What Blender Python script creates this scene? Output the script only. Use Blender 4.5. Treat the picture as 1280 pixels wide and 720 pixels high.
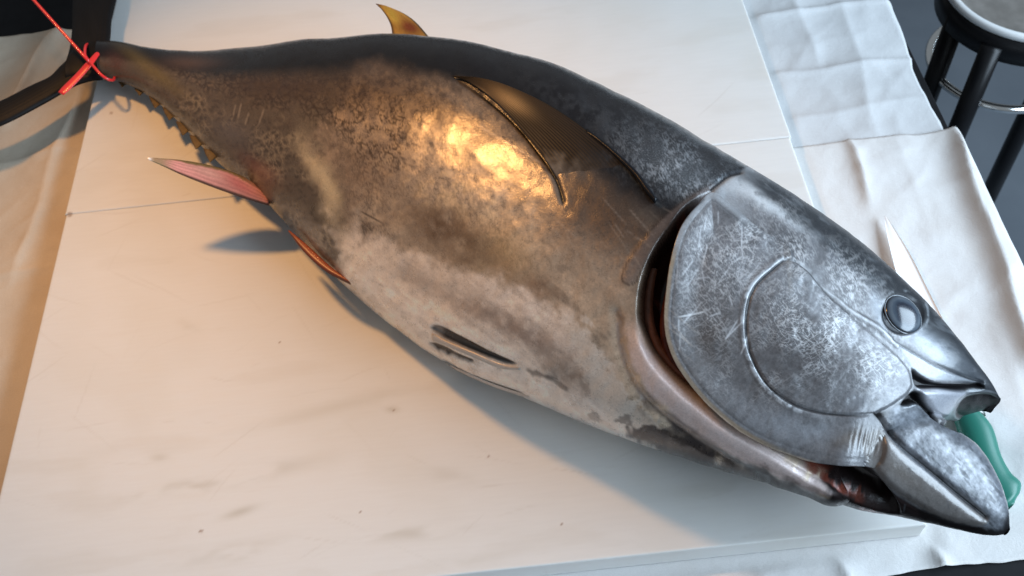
import bpy, math, random
import numpy as np
from mathutils import Vector, Matrix
from mathutils.bvhtree import BVHTree

for o in list(bpy.data.objects): bpy.data.objects.remove(o)
SC = bpy.context.scene
COL = SC.collection
rng = np.random.default_rng(7)
random.seed(7)

# ------------------------------------------------------------------ camera
FPX = 1250.0; TH = math.radians(53.5); PH = math.radians(6.07); DIST = 1.15
_r0 = np.array([1, 0, 0.]); _u0 = np.array([0, math.sin(TH), math.cos(TH)])
CW = np.array([0, math.cos(TH), -math.sin(TH)])
CR = math.cos(PH) * _r0 - math.sin(PH) * _u0
CU = math.cos(PH) * _u0 + math.sin(PH) * _r0
CC = -DIST * CW
cam = bpy.data.cameras.new('camera'); camo = bpy.data.objects.new('camera', cam); COL.objects.link(camo)
M = Matrix.Identity(4)
for i in range(3):
    M[i][0] = CR[i]; M[i][1] = CU[i]; M[i][2] = -CW[i]; M[i][3] = CC[i]
camo.matrix_world = M
cam.sensor_width = 36; cam.lens = FPX / 1280 * 36; cam.clip_start = 0.02; cam.clip_end = 60
cam.dof.use_dof = True; cam.dof.focus_distance = 0.93; cam.dof.aperture_fstop = 10
SC.camera = camo

# ------------------------------------------------------------------ light
wd = bpy.data.worlds.new('World'); SC.world = wd; wd.use_nodes = True
bg = wd.node_tree.nodes['Background']
bg.inputs[0].default_value = (0.85, 0.93, 1.0, 1); bg.inputs[1].default_value = 0.21

def area(name, loc, target, sx, sy, power, color, shape='RECTANGLE'):
    l = bpy.data.lights.new(name, 'AREA'); l.shape = shape; l.size = sx
    if shape in ('RECTANGLE', 'ELLIPSE'): l.size_y = sy
    l.energy = power; l.color = color
    o = bpy.data.objects.new(name, l); COL.objects.link(o); o.location = loc
    d = Vector(target) - Vector(loc)
    o.rotation_euler = d.to_track_quat('-Z', 'Y').to_euler()
    return o
area('window_light', (1.9, -.62, 1.08), (0.0, -.05, 0.0), 2.6, 1.10, 106, (0.66, 0.83, 1.0))
sp = bpy.data.lights.new('warm_spot_lamp', 'SPOT'); sp.energy = 78; sp.color = (1.0, 0.49, 0.155); sp.spot_size = math.radians(50); sp.spot_blend = 1.0; sp.shadow_soft_size = .085
spo = bpy.data.objects.new('warm_spot_lamp', sp); COL.objects.link(spo); spo.location = (-.80, .70, 1.40)
spo.rotation_euler = (Vector((-.24, .10, .05)) - Vector(spo.location)).to_track_quat('-Z', 'Y').to_euler()
SC.view_settings.view_transform = 'Standard'; SC.view_settings.look = 'None'
SC.view_settings.exposure = 0.06; SC.view_settings.gamma = 1.0
SC.render.engine = 'CYCLES'
SC.cycles.use_denoising = True
SC.cycles.max_bounces = 8

# ------------------------------------------------------------------ maths helpers
def proj(P):
    d = np.asarray(P, float) - CC; z = d @ CW
    return np.stack([640 + FPX * (d @ CR) / z, 360 - FPX * (d @ CU) / z], -1)
def pdir(px, py):
    px = np.asarray(px, float)[..., None]; py = np.asarray(py, float)[..., None]
    return CW + CR * (px - 640) / FPX + CU * (360 - py) / FPX
def unp(px, py, z):
    d = pdir(px, py); t = (np.asarray(z, float) - CC[2]) / d[..., 2]
    return CC + t[..., None] * d
def sst(a, b, x):
    t = np.clip((x - a) / (b - a), 0, 1); return t * t * (3 - 2 * t)
def crs(A, n):                      # open Catmull-Rom through rows of A, n samples
    A = np.asarray(A, float); k = len(A)
    x = np.linspace(0, k - 1, n); i = np.clip(x.astype(int), 0, k - 2); t = (x - i)[:, None]
    g = lambda j: A[np.clip(j, 0, k - 1)]
    p0, p1, p2, p3 = g(i - 1), g(i), g(i + 1), g(i + 2)
    p0 = np.where((i == 0)[:, None], 2 * p1 - p2, p0); p3 = np.where((i == k - 2)[:, None], 2 * p2 - p1, p3)
    return .5 * (2 * p1 + (p2 - p0) * t + (2 * p0 - 5 * p1 + 4 * p2 - p3) * t * t + (3 * p1 - p0 - 3 * p2 + p3) * t ** 3)
def arc(A, n):                      # smooth, evenly spaced by length
    Q = crs(A, max(200, 12 * len(A))); L = np.r_[0, np.cumsum(np.linalg.norm(np.diff(Q, axis=0), axis=1))]
    s = np.linspace(0, L[-1], n)
    return np.stack([np.interp(s, L, Q[:, j]) for j in range(Q.shape[1])], 1)
def closed(A, n):
    A = np.asarray(A, float); k = len(A)
    x = np.linspace(0, k, n, endpoint=False); i = x.astype(int); t = (x - i)[:, None]
    g = lambda j: A[j % k]
    p0, p1, p2, p3 = g(i - 1), g(i), g(i + 1), g(i + 2)
    Q = .5 * (2 * p1 + (p2 - p0) * t + (2 * p0 - 5 * p1 + 4 * p2 - p3) * t * t + (3 * p1 - p0 - 3 * p2 + p3) * t ** 3)
    Qc = np.vstack([Q, Q[:1]]); L = np.r_[0, np.cumsum(np.linalg.norm(np.diff(Qc, axis=0), axis=1))]
    s = np.linspace(0, L[-1], n, endpoint=False)
    return np.stack([np.interp(s, L, Qc[:, j]) for j in range(A.shape[1])], 1)
def dline(p, A, n=None):            # distance of points to polyline + position along it 0..1
    A = np.asarray(A, float)
    if n: A = arc(A, n)
    best = np.full(len(p), 1e9); pos = np.zeros(len(p)); m = len(A) - 1
    for k in range(m):
        a, b = A[k], A[k + 1]; ab = b - a
        t = np.clip(((p - a) @ ab) / (ab @ ab + 1e-12), 0, 1)
        d = np.hypot(p[:, 0] - a[0] - t * ab[0], p[:, 1] - a[1] - t * ab[1])
        w = d < best; best = np.where(w, d, best); pos = np.where(w, (k + t) / m, pos)
    return best, pos
def sdpoly(p, A, n=48):             # signed distance to a smooth closed outline, >0 inside
    A = closed(A, n)
    d, _ = dline(p, np.vstack([A, A[:1]]))
    ins = np.zeros(len(p), bool); B = np.roll(A, -1, 0)
    for a, b in zip(A, B):
        c = (a[1] > p[:, 1]) != (b[1] > p[:, 1])
        ins ^= c & (p[:, 0] < (b[0] - a[0]) * (p[:, 1] - a[1]) / (b[1] - a[1] + 1e-12) + a[0])
    return np.where(ins, d, -d)
def _hash(ix, iy, s):
    h = (ix.astype(np.int64) * 374761393 + iy.astype(np.int64) * 668265263 + s * 1442695041) & 0xffffffff
    h = ((h ^ (h >> 13)) * 1274126177) & 0xffffffff
    return ((h ^ (h >> 16)) & 0xffff) / 65535.0
def vn(x, y, s=0):
    ix = np.floor(x); iy = np.floor(y); fx = x - ix; fy = y - iy
    fx = fx * fx * fx * (fx * (fx * 6 - 15) + 10); fy = fy * fy * fy * (fy * (fy * 6 - 15) + 10)
    a = _hash(ix, iy, s); b = _hash(ix + 1, iy, s); c = _hash(ix, iy + 1, s); d = _hash(ix + 1, iy + 1, s)
    return a + (b - a) * fx + (c - a) * fy + (a - b - c + d) * fx * fy
def fbm(p, sc, s=0, o=4, ang=0.0, st=1.0):
    c, q = math.cos(ang), math.sin(ang)
    x = (p[:, 0] * c + p[:, 1] * q) / (sc * st); y = (-p[:, 0] * q + p[:, 1] * c) / sc
    v = 0; a = .5; tot = 0
    for k in range(o):
        v = v + a * vn(x + 17.3 * k, y - 9.1 * k, s + k); tot += a; a *= .5
        x, y = (x * .8 - y * .6) * 2.03, (x * .6 + y * .8) * 2.03
    return v / tot
def worley(p, sc, s=0):             # F1, F2
    x = p[:, 0] / sc; y = p[:, 1] / sc; ix = np.floor(x); iy = np.floor(y)
    f1 = np.full(len(p), 9.); f2 = np.full(len(p), 9.)
    for dx in (-1, 0, 1):
        for dy in (-1, 0, 1):
            cx = ix + dx; cy = iy + dy
            d = np.hypot(x - cx - _hash(cx, cy, s), y - cy - _hash(cx, cy, s + 5))
            f2 = np.where(d < f1, f1, np.minimum(f2, d)); f1 = np.minimum(f1, d)
    return f1, f2
def blob(p, cx, cy, rx, ry, deg=0):
    a = math.radians(deg); c, q = math.cos(a), math.sin(a)
    x = p[:, 0] - cx; y = p[:, 1] - cy
    return np.exp(-(((x * c + y * q) / rx) ** 2 + ((-x * q + y * c) / ry) ** 2))
def mix(c, col, w):
    return c + (np.asarray(col) - c) * np.clip(w, 0, 1)[:, None]

# ------------------------------------------------------------------ materials
def mat(name, color=(.5, .5, .5), rough=.5, metal=0., coat=0., spec=.5):
    m = bpy.data.materials.new(name); m.use_nodes = True
    b = m.node_tree.nodes['Principled BSDF']
    b.inputs['Base Color'].default_value = (*color, 1); b.inputs['Roughness'].default_value = rough
    b.inputs['Metallic'].default_value = metal; b.inputs['Coat Weight'].default_value = coat
    b.inputs['Specular IOR Level'].default_value = spec
    return m
class NT:
    def __init__(s, m): s.t = m.node_tree; s.b = s.t.nodes['Principled BSDF']
    def n(s, kind, **kw):
        x = s.t.nodes.new(kind)
        for k, v in kw.items():
            if k in x.inputs.keys(): x.inputs[k].default_value = v
            else: setattr(x, k, v)
        return x
    def l(s, a, b): s.t.links.new(a, b)
    def noise(s, scale, detail=4, rough=.55, vec=None, dist=0.):
        x = s.n('ShaderNodeTexNoise', Scale=scale, Detail=detail, Roughness=rough, Distortion=dist)
        if vec is not None: s.l(vec, x.inputs['Vector'])
        return x.outputs['Fac']
    def ramp(s, fac, stops):
        x = s.n('ShaderNodeValToRGB'); e = x.color_ramp.elements
        while len(e) < len(stops): e.new(0.5)
        for k, (p, c) in enumerate(stops):
            e[k].position = p; e[k].color = (c, c, c, 1) if not hasattr(c, '__len__') else (*c, 1)
        s.l(fac, x.inputs[0]); return x.outputs['Color']
    def math(s, op, a, b=None):
        x = s.n('ShaderNodeMath', operation=op)
        for i, v in enumerate((a, b)):
            if v is None: continue
            if isinstance(v, (int, float)): x.inputs[i].default_value = v
            else: s.l(v, x.inputs[i])
        return x.outputs[0]
    def mixc(s, fac, a, b, mode='MIX'):
        x = s.n('ShaderNodeMix', data_type='RGBA', blend_type=mode)
        for i, v in ((0, fac), (6, a), (7, b)):
            if isinstance(v, (int, float)): x.inputs[i].default_value = v
            elif isinstance(v, tuple): x.inputs[i].default_value = (*v, 1)
            else: s.l(v, x.inputs[i])
        return x.outputs[2]
    def bump(s, h, strength=.3, dist=.001):
        x = s.n('ShaderNodeBump', Strength=strength, Distance=dist); s.l(h, x.inputs['Height'])
        s.l(x.outputs[0], s.b.inputs['Normal'])
        s.l(x.outputs[0], s.b.inputs['Coat Normal'])

def skin_material(name, bump=.35, coat=.35):
    m = mat(name, rough=.35, coat=coat); t = NT(m)
    t.b.inputs['Coat Roughness'].default_value = .15; t.b.inputs['Specular IOR Level'].default_value = .38
    co = t.n('ShaderNodeTexCoord').outputs['Object']
    a = t.n('ShaderNodeVertexColor', layer_name='Col').outputs['Color']
    x = t.n('ShaderNodeVertexColor', layer_name='Aux').outputs['Color']
    sp = t.n('ShaderNodeSeparateColor'); t.l(x, sp.inputs[0])
    frost, metal, rough = sp.outputs[0], sp.outputs[1], sp.outputs[2]
    n1 = t.noise(1300, 3, .6, co, .4)
    n2 = t.noise(520, 5, .65, co, .5)
    # mottled grain of the skin
    g = t.ramp(n2, [(.3, .84), (.7, 1.14)])
    c = t.mixc(1.0, a, g, 'MULTIPLY')
    # dried slime crystals
    fr = t.math('MULTIPLY', t.ramp(n1, [(.54, 0.), (.66, .7)]), frost)
    c = t.mixc(t.math('MULTIPLY', fr, .55), c, (.62, .66, .70))
    bw_ = t.n('ShaderNodeRGBToBW'); t.l(a, bw_.inputs[0]); t.l(t.math('ADD', .19, t.math('MULTIPLY', bw_.outputs[0], .8)), t.b.inputs['Specular IOR Level']); t.l(t.math('MULTIPLY', t.math('MINIMUM', t.math('ADD', .12, t.math('MULTIPLY', bw_.outputs[0], 4.0)), 1.0), coat), t.b.inputs['Coat Weight'])
    t.l(c, t.b.inputs['Base Color']); t.l(metal, t.b.inputs['Metallic'])
    r = t.math('ADD', rough, t.math('MULTIPLY', t.math('SUBTRACT', n2, .5), .25)); t.l(r, t.b.inputs['Roughness'])
    h = t.math('ADD', t.math('MULTIPLY', n2, .6), t.math('MULTIPLY', t.math('MULTIPLY', n1, frost), 1.2))
    t.bump(h, bump, .0012)
    return m
M_SKIN = skin_material('fish_skin', .26, .85)
M_FIN = skin_material('fin_skin', .2, .0)
M_BFIN = skin_material('black_fin_skin', .15, .0); M_BFIN.node_tree.nodes['Principled BSDF'].inputs['Specular IOR Level'].default_value = .12
M_EYE = mat('eye_surface', rough=.2, coat=.3); _t = NT(M_EYE)
_t.l(_t.n('ShaderNodeVertexColor', layer_name='Col').outputs['Color'], _t.b.inputs['Base Color'])
_t.b.inputs['Coat Roughness'].default_value = .08

# ------------------------------------------------------------------ object helpers
def mesh_obj(name, V, F, m=None, parent=None, smooth=True, attrs=None, origin=None):
    V = np.asarray(V, float)
    root = parent
    while root is not None and root.parent is not None: root = root.parent
    off = np.array(root.location) if root is not None else (np.asarray(origin, float) if origin is not None else np.zeros(3))
    me = bpy.data.meshes.new(name)
    if isinstance(F, np.ndarray):
        k = F.shape[1]; n = len(F)
        me.vertices.add(len(V)); me.vertices.foreach_set('co', (V - off).astype(np.float32).ravel())
        me.loops.add(n * k); me.loops.foreach_set('vertex_index', F.astype(np.int32).ravel())
        me.polygons.add(n); me.polygons.foreach_set('loop_start', np.arange(0, n * k, k, dtype=np.int32))
        me.update(calc_edges=True); me.validate()
    else:
        me.from_pydata([tuple(v) for v in (V - off)], [], [tuple(f) for f in F]); me.update()
    if smooth: me.polygons.foreach_set('use_smooth', np.ones(len(me.polygons), bool))
    for an, arr in (attrs or {}).items():
        arr = np.asarray(arr, np.float32)
        if arr.shape[1] == 3: arr = np.concatenate([arr, np.ones((len(arr), 1), np.float32)], 1)
        at = me.color_attributes.new(an, 'FLOAT_COLOR', 'POINT'); at.data.foreach_set('color', arr.ravel())
    if m: me.materials.append(m)
    o = bpy.data.objects.new(name, me); COL.objects.link(o)
    if parent is not None: o.parent = parent
    elif origin is not None: o.location = origin
    return o
def empty(name, loc):
    o = bpy.data.objects.new(name, None); o.location = loc; o.empty_display_size = .05; COL.objects.link(o); return o
def tag(o, label=None, cat=None, group=None, kind=None):
    for k, v in (('label', label), ('category', cat), ('group', group), ('kind', kind)):
        if v: o[k] = v
    return o
def gridf(nr, nc, wrap=False):      # quads of an nr x nc grid; wrap closes the columns
    i, j = np.meshgrid(np.arange(nr - 1), np.arange(nc if wrap else nc - 1), indexing='ij')
    j2 = (j + 1) % nc
    return np.stack([i * nc + j, i * nc + j2, (i + 1) * nc + j2, (i + 1) * nc + j], -1).reshape(-1, 4)
def tube_vf(path, rad, k=12, caps=True, flat=1.0):
    P = np.asarray(path, float); n = len(P); rad = np.broadcast_to(rad, (n,))
    T = np.gradient(P, axis=0); T /= np.linalg.norm(T, axis=1)[:, None] + 1e-12
    up = np.array([0, 0, 1.]) if abs(T[0, 2]) < .9 else np.array([1., 0, 0])
    V = []
    a = np.linspace(0, 2 * np.pi, k, endpoint=False)
    for i in range(n):
        s = np.cross(T[i], up); s /= np.linalg.norm(s) + 1e-12; u = np.cross(s, T[i]); up = u
        V.append(P[i] + rad[i] * (np.cos(a)[:, None] * s + flat * np.sin(a)[:, None] * u))
    V = np.concatenate(V); F = [tuple(f) for f in gridf(n, k, True)]
    if caps: F += [tuple(range(k - 1, -1, -1)), tuple((n - 1) * k + np.arange(k))]
    return V, F
def lathe(profile, cx, cy, k=64):
    pr = np.asarray(profile, float); a = np.linspace(0, 2 * np.pi, k, endpoint=False)
    V = np.stack([cx + pr[:, None, 0] * np.cos(a), cy + pr[:, None, 0] * np.sin(a), np.repeat(pr[:, 1:2], k, 1)], -1).reshape(-1, 3)
    return V, gridf(len(pr), k, True)

# ------------------------------------------------------------------ the setting: floor and table
ZT = -0.028                                              # table top (the cutting board's top is z = 0)
def noise_mat(name, c0, c1, scale, rough, bump=.1, dist=.001, spec=.5):
    m = mat(name, rough=rough, spec=spec); t = NT(m); co = t.n('ShaderNodeTexCoord').outputs['Object']
    n = t.noise(scale, 6, .6, co)
    t.l(t.ramp(n, [(.3, c0), (.7, c1)]), t.b.inputs['Base Color']); t.bump(n, bump, dist)
    return m
M_FLOOR = noise_mat('dark_floor', (.085, .100, .118), (.115, .132, .152), 3.0, .55)
M_TABLE = noise_mat('black_table', (.005, .005, .006), (.009, .009, .010), 40, .7, spec=.12)
fl = mesh_obj('floor', [(-6, -6, -.9), (6, -6, -.9), (6, 6, -.9), (-6, 6, -.9)], [(0, 1, 2, 3)], M_FLOOR, smooth=False)
tag(fl, kind='structure')

def box_vf(x0, x1, y0, y1, z0, z1, bev=.003):
    import bmesh
    bm = bmesh.new(); bmesh.ops.create_cube(bm, size=1)
    for v in bm.verts: v.co = ((x0 + x1) / 2 + v.co.x * (x1 - x0), (y0 + y1) / 2 + v.co.y * (y1 - y0), (z0 + z1) / 2 + v.co.z * (z1 - z0))
    if bev: bmesh.ops.bevel(bm, geom=bm.edges[:], offset=bev, segments=3, profile=.5, affect='EDGES')
    V = np.array([v.co[:] for v in bm.verts]); F = [tuple(v.index for v in f.verts) for f in bm.faces]; bm.free()
    return V, F
TX1 = 0.585
tab = empty('table', (-.4, .1, -.9))
tag(tab, 'black table under the papers and the cutting boards', 'table')
V, F = box_vf(-1.5, TX1, -.62, .92, ZT - .035, ZT - .0015); mesh_obj('table_top', V, F, M_TABLE, tab)
for x in (-1.42, .50):
    for y in (-.54, .84):
        V, F = box_vf(x - .03, x + .03, y - .03, y + .03, -.9, ZT - .035); mesh_obj('leg', V, F, M_TABLE, tab)

# ------------------------------------------------------------------ cutting boards
def board_material():
    m = mat('white_polyethylene', rough=.55, spec=.35); t = NT(m)
    co = t.n('ShaderNodeTexCoord').outputs['Object']
    a = t.n('ShaderNodeVertexColor', layer_name='Col').outputs['Color']
    mp = t.n('ShaderNodeMapping'); t.l(co, mp.inputs[0]); mp.inputs['Scale'].default_value = (1, 9, 1); mp.inputs['Rotation'].default_value = (0, 0, .12)
    s = t.noise(28, 5, .6, mp.outputs[0]); n = t.noise(300, 3, .6, co)
    c = t.mixc(1.0, a, t.ramp(s, [(.3, .975), (.7, 1.01)]), 'MULTIPLY')
    t.l(c, t.b.inputs['Base Color'])
    t.l(t.ramp(s, [(.3, .5), (.7, .62)]), t.b.inputs['Roughness'])
    t.bump(t.math('ADD', n, s), .10, .0003)
    t.b.inputs['Subsurface Weight'].default_value = .12; t.b.inputs['Subsurface Radius'].default_value = (.012, .010, .008)
    t.b.inputs['Subsurface Scale'].default_value = 1.0
    return m
M_BOARD = board_material()
def slab(name, x0, x1, y0, y1, z0, z1, rr, label, rot=0.0):
    def ax(a, b, st):
        e = rr * (1 - np.cos(np.linspace(0, np.pi / 2, 6)))
        mid = np.linspace(a + rr, b - rr, max(3, int((b - a) / st)))[1:-1]
        return np.r_[a + e, mid, (b - e)[::-1]]
    xs = ax(x0, x1, .0022); ys = ax(y0, y1, .0022)
    X, Y = np.meshgrid(xs, ys, indexing='ij')
    def drop(v, a, b):
        d = np.clip(np.minimum(v - a, b - v), 0, rr) / rr; return rr * (1 - np.sqrt(np.clip(1 - (1 - d) ** 2, 0, 1)))
    Z = z1 - np.maximum(drop(X, x0, x1), drop(Y, y0, y1))
    nr, nc = X.shape
    V = np.stack([X, Y, Z], -1).reshape(-1, 3)
    idx = np.arange(nr * nc).reshape(nr, nc)
    ring = np.r_[idx[:-1, 0], idx[-1, :-1], idx[:0:-1, -1], idx[0, :0:-1]]
    low = V[ring].copy(); low[:, 2] = z0; k = len(V); m_ = len(ring)
    V2 = np.vstack([V, low]); r2 = k + np.arange(m_)
    F = np.vstack([gridf(nr, nc), np.stack([ring, np.roll(ring, -1), np.roll(r2, -1), r2], -1)])
    p = proj(V2); c = np.full((len(V2), 3), 1.0) * np.array([.665, .66, .64])
    # stains, smudges and cut marks left on the plastic
    n = fbm(p, 26, 3, 4, -.25, 3.0)
    for (x, y, rx, ry, dg, w) in [(215, 612, 60, 9, -8, .55), (330, 590, 70, 9, -12, .35), (300, 690, 80, 12, -8, .30), (520, 665, 75, 9, -3, .40), (235, 408, 14, 5, 25, .30),
                                  (415, 510, 90, 8, -14, .28), (490, 512, 9, 4, 0, .5), (300, 640, 22, 5, -18, .5), (200, 572, 12, 5, 0, .35), (560, 595, 30, 10, 10, .25), (590, 700, 40, 8, -5, .22), (180, 100, 30, 20, 0, .10), (880, 612, 60, 10, -5, .2)]:
        c = mix(c, (.43, .40, .34), blob(p, x, y, rx, ry, dg) * w * sst(.3, .62, n) * 1.25)
    for (x, y, r) in [(251, 664, 2.2), (139, 141, 1.8), (87, 268, 3.5), (702, 655, 1.5), (492, 513, 1.4), (610, 570, 1.3), (350, 428, 1.2), (450, 640, 1.1)]:
        c = mix(c, (.22, .12, .07), sst(r + 1, r - 1, np.hypot(p[:, 0] - x, p[:, 1] - y)) * .8)
    r_ = np.random.default_rng(int(abs(y0) * 1000) + 5)
    for k in range(150):
        a = np.array([r_.uniform(0, 1000), r_.uniform(150, 715)]); an = r_.normal(-.12, .5); L = r_.uniform(15, 110)
        b = a + L * np.array([math.cos(an), math.sin(an)])
        bx = (p[:, 0] > min(a[0], b[0]) - 4) & (p[:, 0] < max(a[0], b[0]) + 4) & (p[:, 1] > min(a[1], b[1]) - 4) & (p[:, 1] < max(a[1], b[1]) + 4)
        if bx.any():
            d, q = dline(p[bx], [a, a + (b - a) * .5 + r_.normal(0, 1.5, 2), b]); w = sst(1.6, .3, d) * sst(0, .3, q) * sst(1, .6, q) * r_.uniform(.05, .24)
            c[bx] = mix(c[bx], (.44, .40, .35), w)
    c = mix(c, (.46, .40, .32), sst(.62, .78, fbm(p, 34, 15, 5, -.12, 4.5)) * .12)
    c = mix(c, (.60, .58, .53), sst(.5, .8, fbm(p, 140, 9, 3)) * .35)
    o = mesh_obj(name, V2, F, M_BOARD, None, attrs={'Col': c}, origin=((x0 + x1) / 2, (y0 + y1) / 2, z0))
    o.rotation_euler.z = rot
    tag(o, label, 'cutting board', 'white cutting boards laid end to end')
    return o
slab('cutting_board', -.550, .369, -.331, .1894, ZT + .002, 0, .0020, 'near white plastic cutting board with smudges under the belly and head')
slab('cutting_board', -.552, .371, .1897, .70, ZT + .002, .0001, .0020, 'far white plastic cutting board under the tail and back', math.radians(.05))

# ------------------------------------------------------------------ papers
def paper_material(name, col, col2):
    m = mat(name, rough=.75, spec=.25); t = NT(m); co = t.n('ShaderNodeTexCoord').outputs['Object']
    n = t.noise(9, 5, .6, co); f = t.noise(700, 2, .5, co); g = t.noise(60, 4, .6, co, 1.0)
    c = t.mixc(t.ramp(n, [(.42, 0.), (.75, 1.)]), col, col2)
    c = t.mixc(1.0, c, t.ramp(f, [(.3, .95), (.7, 1.03)]), 'MULTIPLY')
    t.l(c, t.b.inputs['Base Color']); t.bump(t.math('ADD', t.math('MULTIPLY', f, .25), g), .25, .0022)
    return m
M_P1 = paper_material('white_paper', (.55, .555, .56), (.51, .515, .52))
M_P2 = paper_material('cream_paper', (.64, .63, .62), (.60, .575, .55))
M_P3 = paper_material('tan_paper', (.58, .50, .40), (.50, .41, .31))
def ridge(x, y, a, b, h, w, skew=1.0):                  # a crease from a to b: steep on one side, gentle on the other
    a = np.array(a); b = np.array(b); ab = b - a; L = np.linalg.norm(ab); t = ab / L
    u = (x - a[0]) * t[0] + (y - a[1]) * t[1]; v = -(x - a[0]) * t[1] + (y - a[1]) * t[0]
    wob = .003 * np.sin(u * 31 + a[0] * 50); v = v + wob
    end = sst(-.03, .04, u) * sst(L + .03, L - .04, u)
    return h * end * np.exp(-np.abs(v) / np.where(v > 0, w, w * skew))
def sheet(name, x0, x1, y0, y1, z0, ridges, m, label, step=.0035, edge=.004, seed=0, droop=True, corners=None, shape=None, group='papers covering the table'):
    nx = int((x1 - x0) / step); ny = int((y1 - y0) / step)
    S, T = np.meshgrid(np.linspace(0, 1, nx), np.linspace(0, 1, ny), indexing='ij')
    X = x0 + (x1 - x0) * S; Y = y0 + (y1 - y0) * T
    q = np.stack([X.ravel(), Y.ravel()], 1)
    wv = lambda s: ((fbm(q, .05, seed + s, 3) - .5) * 2 * edge).reshape(X.shape) + ((fbm(q, .25, seed + s + 9, 2) - .5) * 3 * edge).reshape(X.shape)
    if shape: X, Y = shape(X, Y, S, T)
    X = X + wv(1) * (np.abs(S - .5) * 2) ** 6; Y = Y + wv(3) * (np.abs(T - .5) * 2) ** 6
    q = np.stack([X.ravel(), Y.ravel()], 1)
    Z = np.full(X.shape, z0) + ((fbm(q, .16, seed + 20, 3) - .5) * .004).reshape(X.shape) + ((fbm(q, .03, seed + 30, 3) - .5) * .0016).reshape(X.shape) + ((np.abs(fbm(q, .07, seed + 40, 2) - .5) + .7 * np.abs(fbm(q, .045, seed + 50, 2, .9, 2.5) - .5)) * -.0050 + .002).reshape(X.shape)
    for r in ridges: Z = Z + ridge(X, Y, *r)
    Z = np.maximum(Z, z0 + .0002)
    under = (X > -.56) & (X < .378) & (Y > -.338) & (Y < .75)          # pressed flat under the boards
    dx = np.minimum(np.minimum(X + .56, .378 - X), np.minimum(Y + .338, .75 - Y))
    Z = np.where(under, z0, z0 + (Z - z0) * sst(0, .02, -dx))
    if droop:
        d = np.clip(X - TX1 + .004, 0, 1); Z = Z - np.where(d > 0, 3.0 * d * d / (d + .02), 0)
    V = np.stack([X, Y, Z], -1).reshape(-1, 3)
    o = mesh_obj(name, V, gridf(nx, ny), m)
    md = o.modifiers.new('thickness', 'SOLIDIFY'); md.thickness = .0004; md.offset = 1
    tag(o, label, 'paper', group)
    return o
sheet('paper_sheet', .20, .588, .168, .80, ZT, [((.37, .455), (.60, .462), .005, .006), ((.36, .335), (.60, .333), .005, .008), ((.46, .60), (.45, .34), .006, .02, 2.), ((.52, .47), (.49, .20), .004, .02), ((.36, .245), (.58, .26), .003, .012)],
      M_P1, 'bluish white paper with straight fold lines at the back right', seed=3,
      shape=lambda X, Y, S, T: (X - .020 * S * sst(.5, 0, T) + .004 * S * np.sin(T * 17), Y))
def shB(X, Y, S, T):
    X = X + .03 * S * T * 0 + .008 * S * np.sin(T * 9)
    notch = np.exp(-((X - .600) / .007) ** 2) * .030 * sst(.9, 1, T)
    return X, Y - notch + .012 * sst(.60, .66, X) * T
sheet('paper_sheet', -.25, .645, -.366, .194, ZT + .001, [((.449, .20), (.446, .095), .008, .012, .4), ((.586, .21), (.545, -.18), .017, .045, .25), ((.515, .20), (.50, .02), .002, .02), ((.53, -.10), (.50, -.36), .003, .03),
      ((.285, -.33), (.295, -.40), .006, .008), ((.375, -.32), (.392, -.40), .008, .007), ((.20, -.34), (.22, -.40), .004, .01), ((.47, -.25), (.60, -.30), .006, .03), ((.10, -.345), (.28, -.352), .003, .01)],
      M_P2, 'pinkish white creased paper under the fish head and knife', seed=11, shape=shB)
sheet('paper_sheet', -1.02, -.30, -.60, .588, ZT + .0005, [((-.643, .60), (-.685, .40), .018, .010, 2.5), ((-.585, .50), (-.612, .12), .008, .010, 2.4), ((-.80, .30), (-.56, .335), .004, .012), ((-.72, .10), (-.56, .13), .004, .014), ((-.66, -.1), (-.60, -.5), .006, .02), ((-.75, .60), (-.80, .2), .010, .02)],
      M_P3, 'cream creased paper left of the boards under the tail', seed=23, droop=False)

# ------------------------------------------------------------------ stool behind the table
M_BLK = mat('black_lacquer', (.006, .006, .007), .35, spec=.3)
M_RIM = mat('bright_steel', (.92, .93, .93), .3, .35)
M_CHR = mat('chrome', (.86, .88, .88), .12, 1.0)
M_STEEL = noise_mat('brushed_steel', (.16, .145, .13), (.24, .22, .20), 30, .45); M_STEEL.node_tree.nodes['Principled BSDF'].inputs['Metallic'].default_value = .3
SX, SY, SZ, SR = .942, .672, -.20, .148
st = empty('stool', (SX, SY, -.9)); tag(st, 'black legged round stool with bright steel rim behind the papers', 'stool')
V, F = lathe([(.001, SZ - .022), (SR * .5, SZ - .020), (SR * .80, SZ - .014), (SR * .90, SZ - .004), (SR * .92, SZ + .000)], SX, SY); mesh_obj('seat', V, F, M_STEEL, st)
V, F = lathe([(SR * .91, SZ - .006), (SR * .915, SZ + .002), (SR * .955, SZ + .006), (SR * .995, SZ + .002), (SR * 1.0, SZ - .006), (SR * .97, SZ - .010)], SX, SY); mesh_obj('rim', V, F, M_RIM, st)
V, F = lathe([(SR * .96, SZ - .009), (SR * 1.0, SZ - .010), (SR * 1.0, SZ - .055), (SR * .95, SZ - .058), (SR * .93, SZ - .03)], SX, SY); mesh_obj('apron', V, F, M_BLK, st)
legs = [(.826, .612), (.838, .548 - .0)]
lxy = []
for (tx, ty) in ((1193, 30), (1236, 68)):
    P = unp(tx, ty, SZ - .05); lxy.append((P[0], P[1]))
lxy += [(SX + .125, SY + .03)]
for (x, y) in lxy:
    V, F = tube_vf(np.linspace((x, y, -.895), (x, y, SZ - .03), 4), .018, 16); mesh_obj('leg', V, F, M_BLK, st)
    V, F = tube_vf(np.linspace((x, y, -.8995), (x, y, -.88), 3), .017, 16); mesh_obj('foot', V, F, M_CHR, st)
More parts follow.
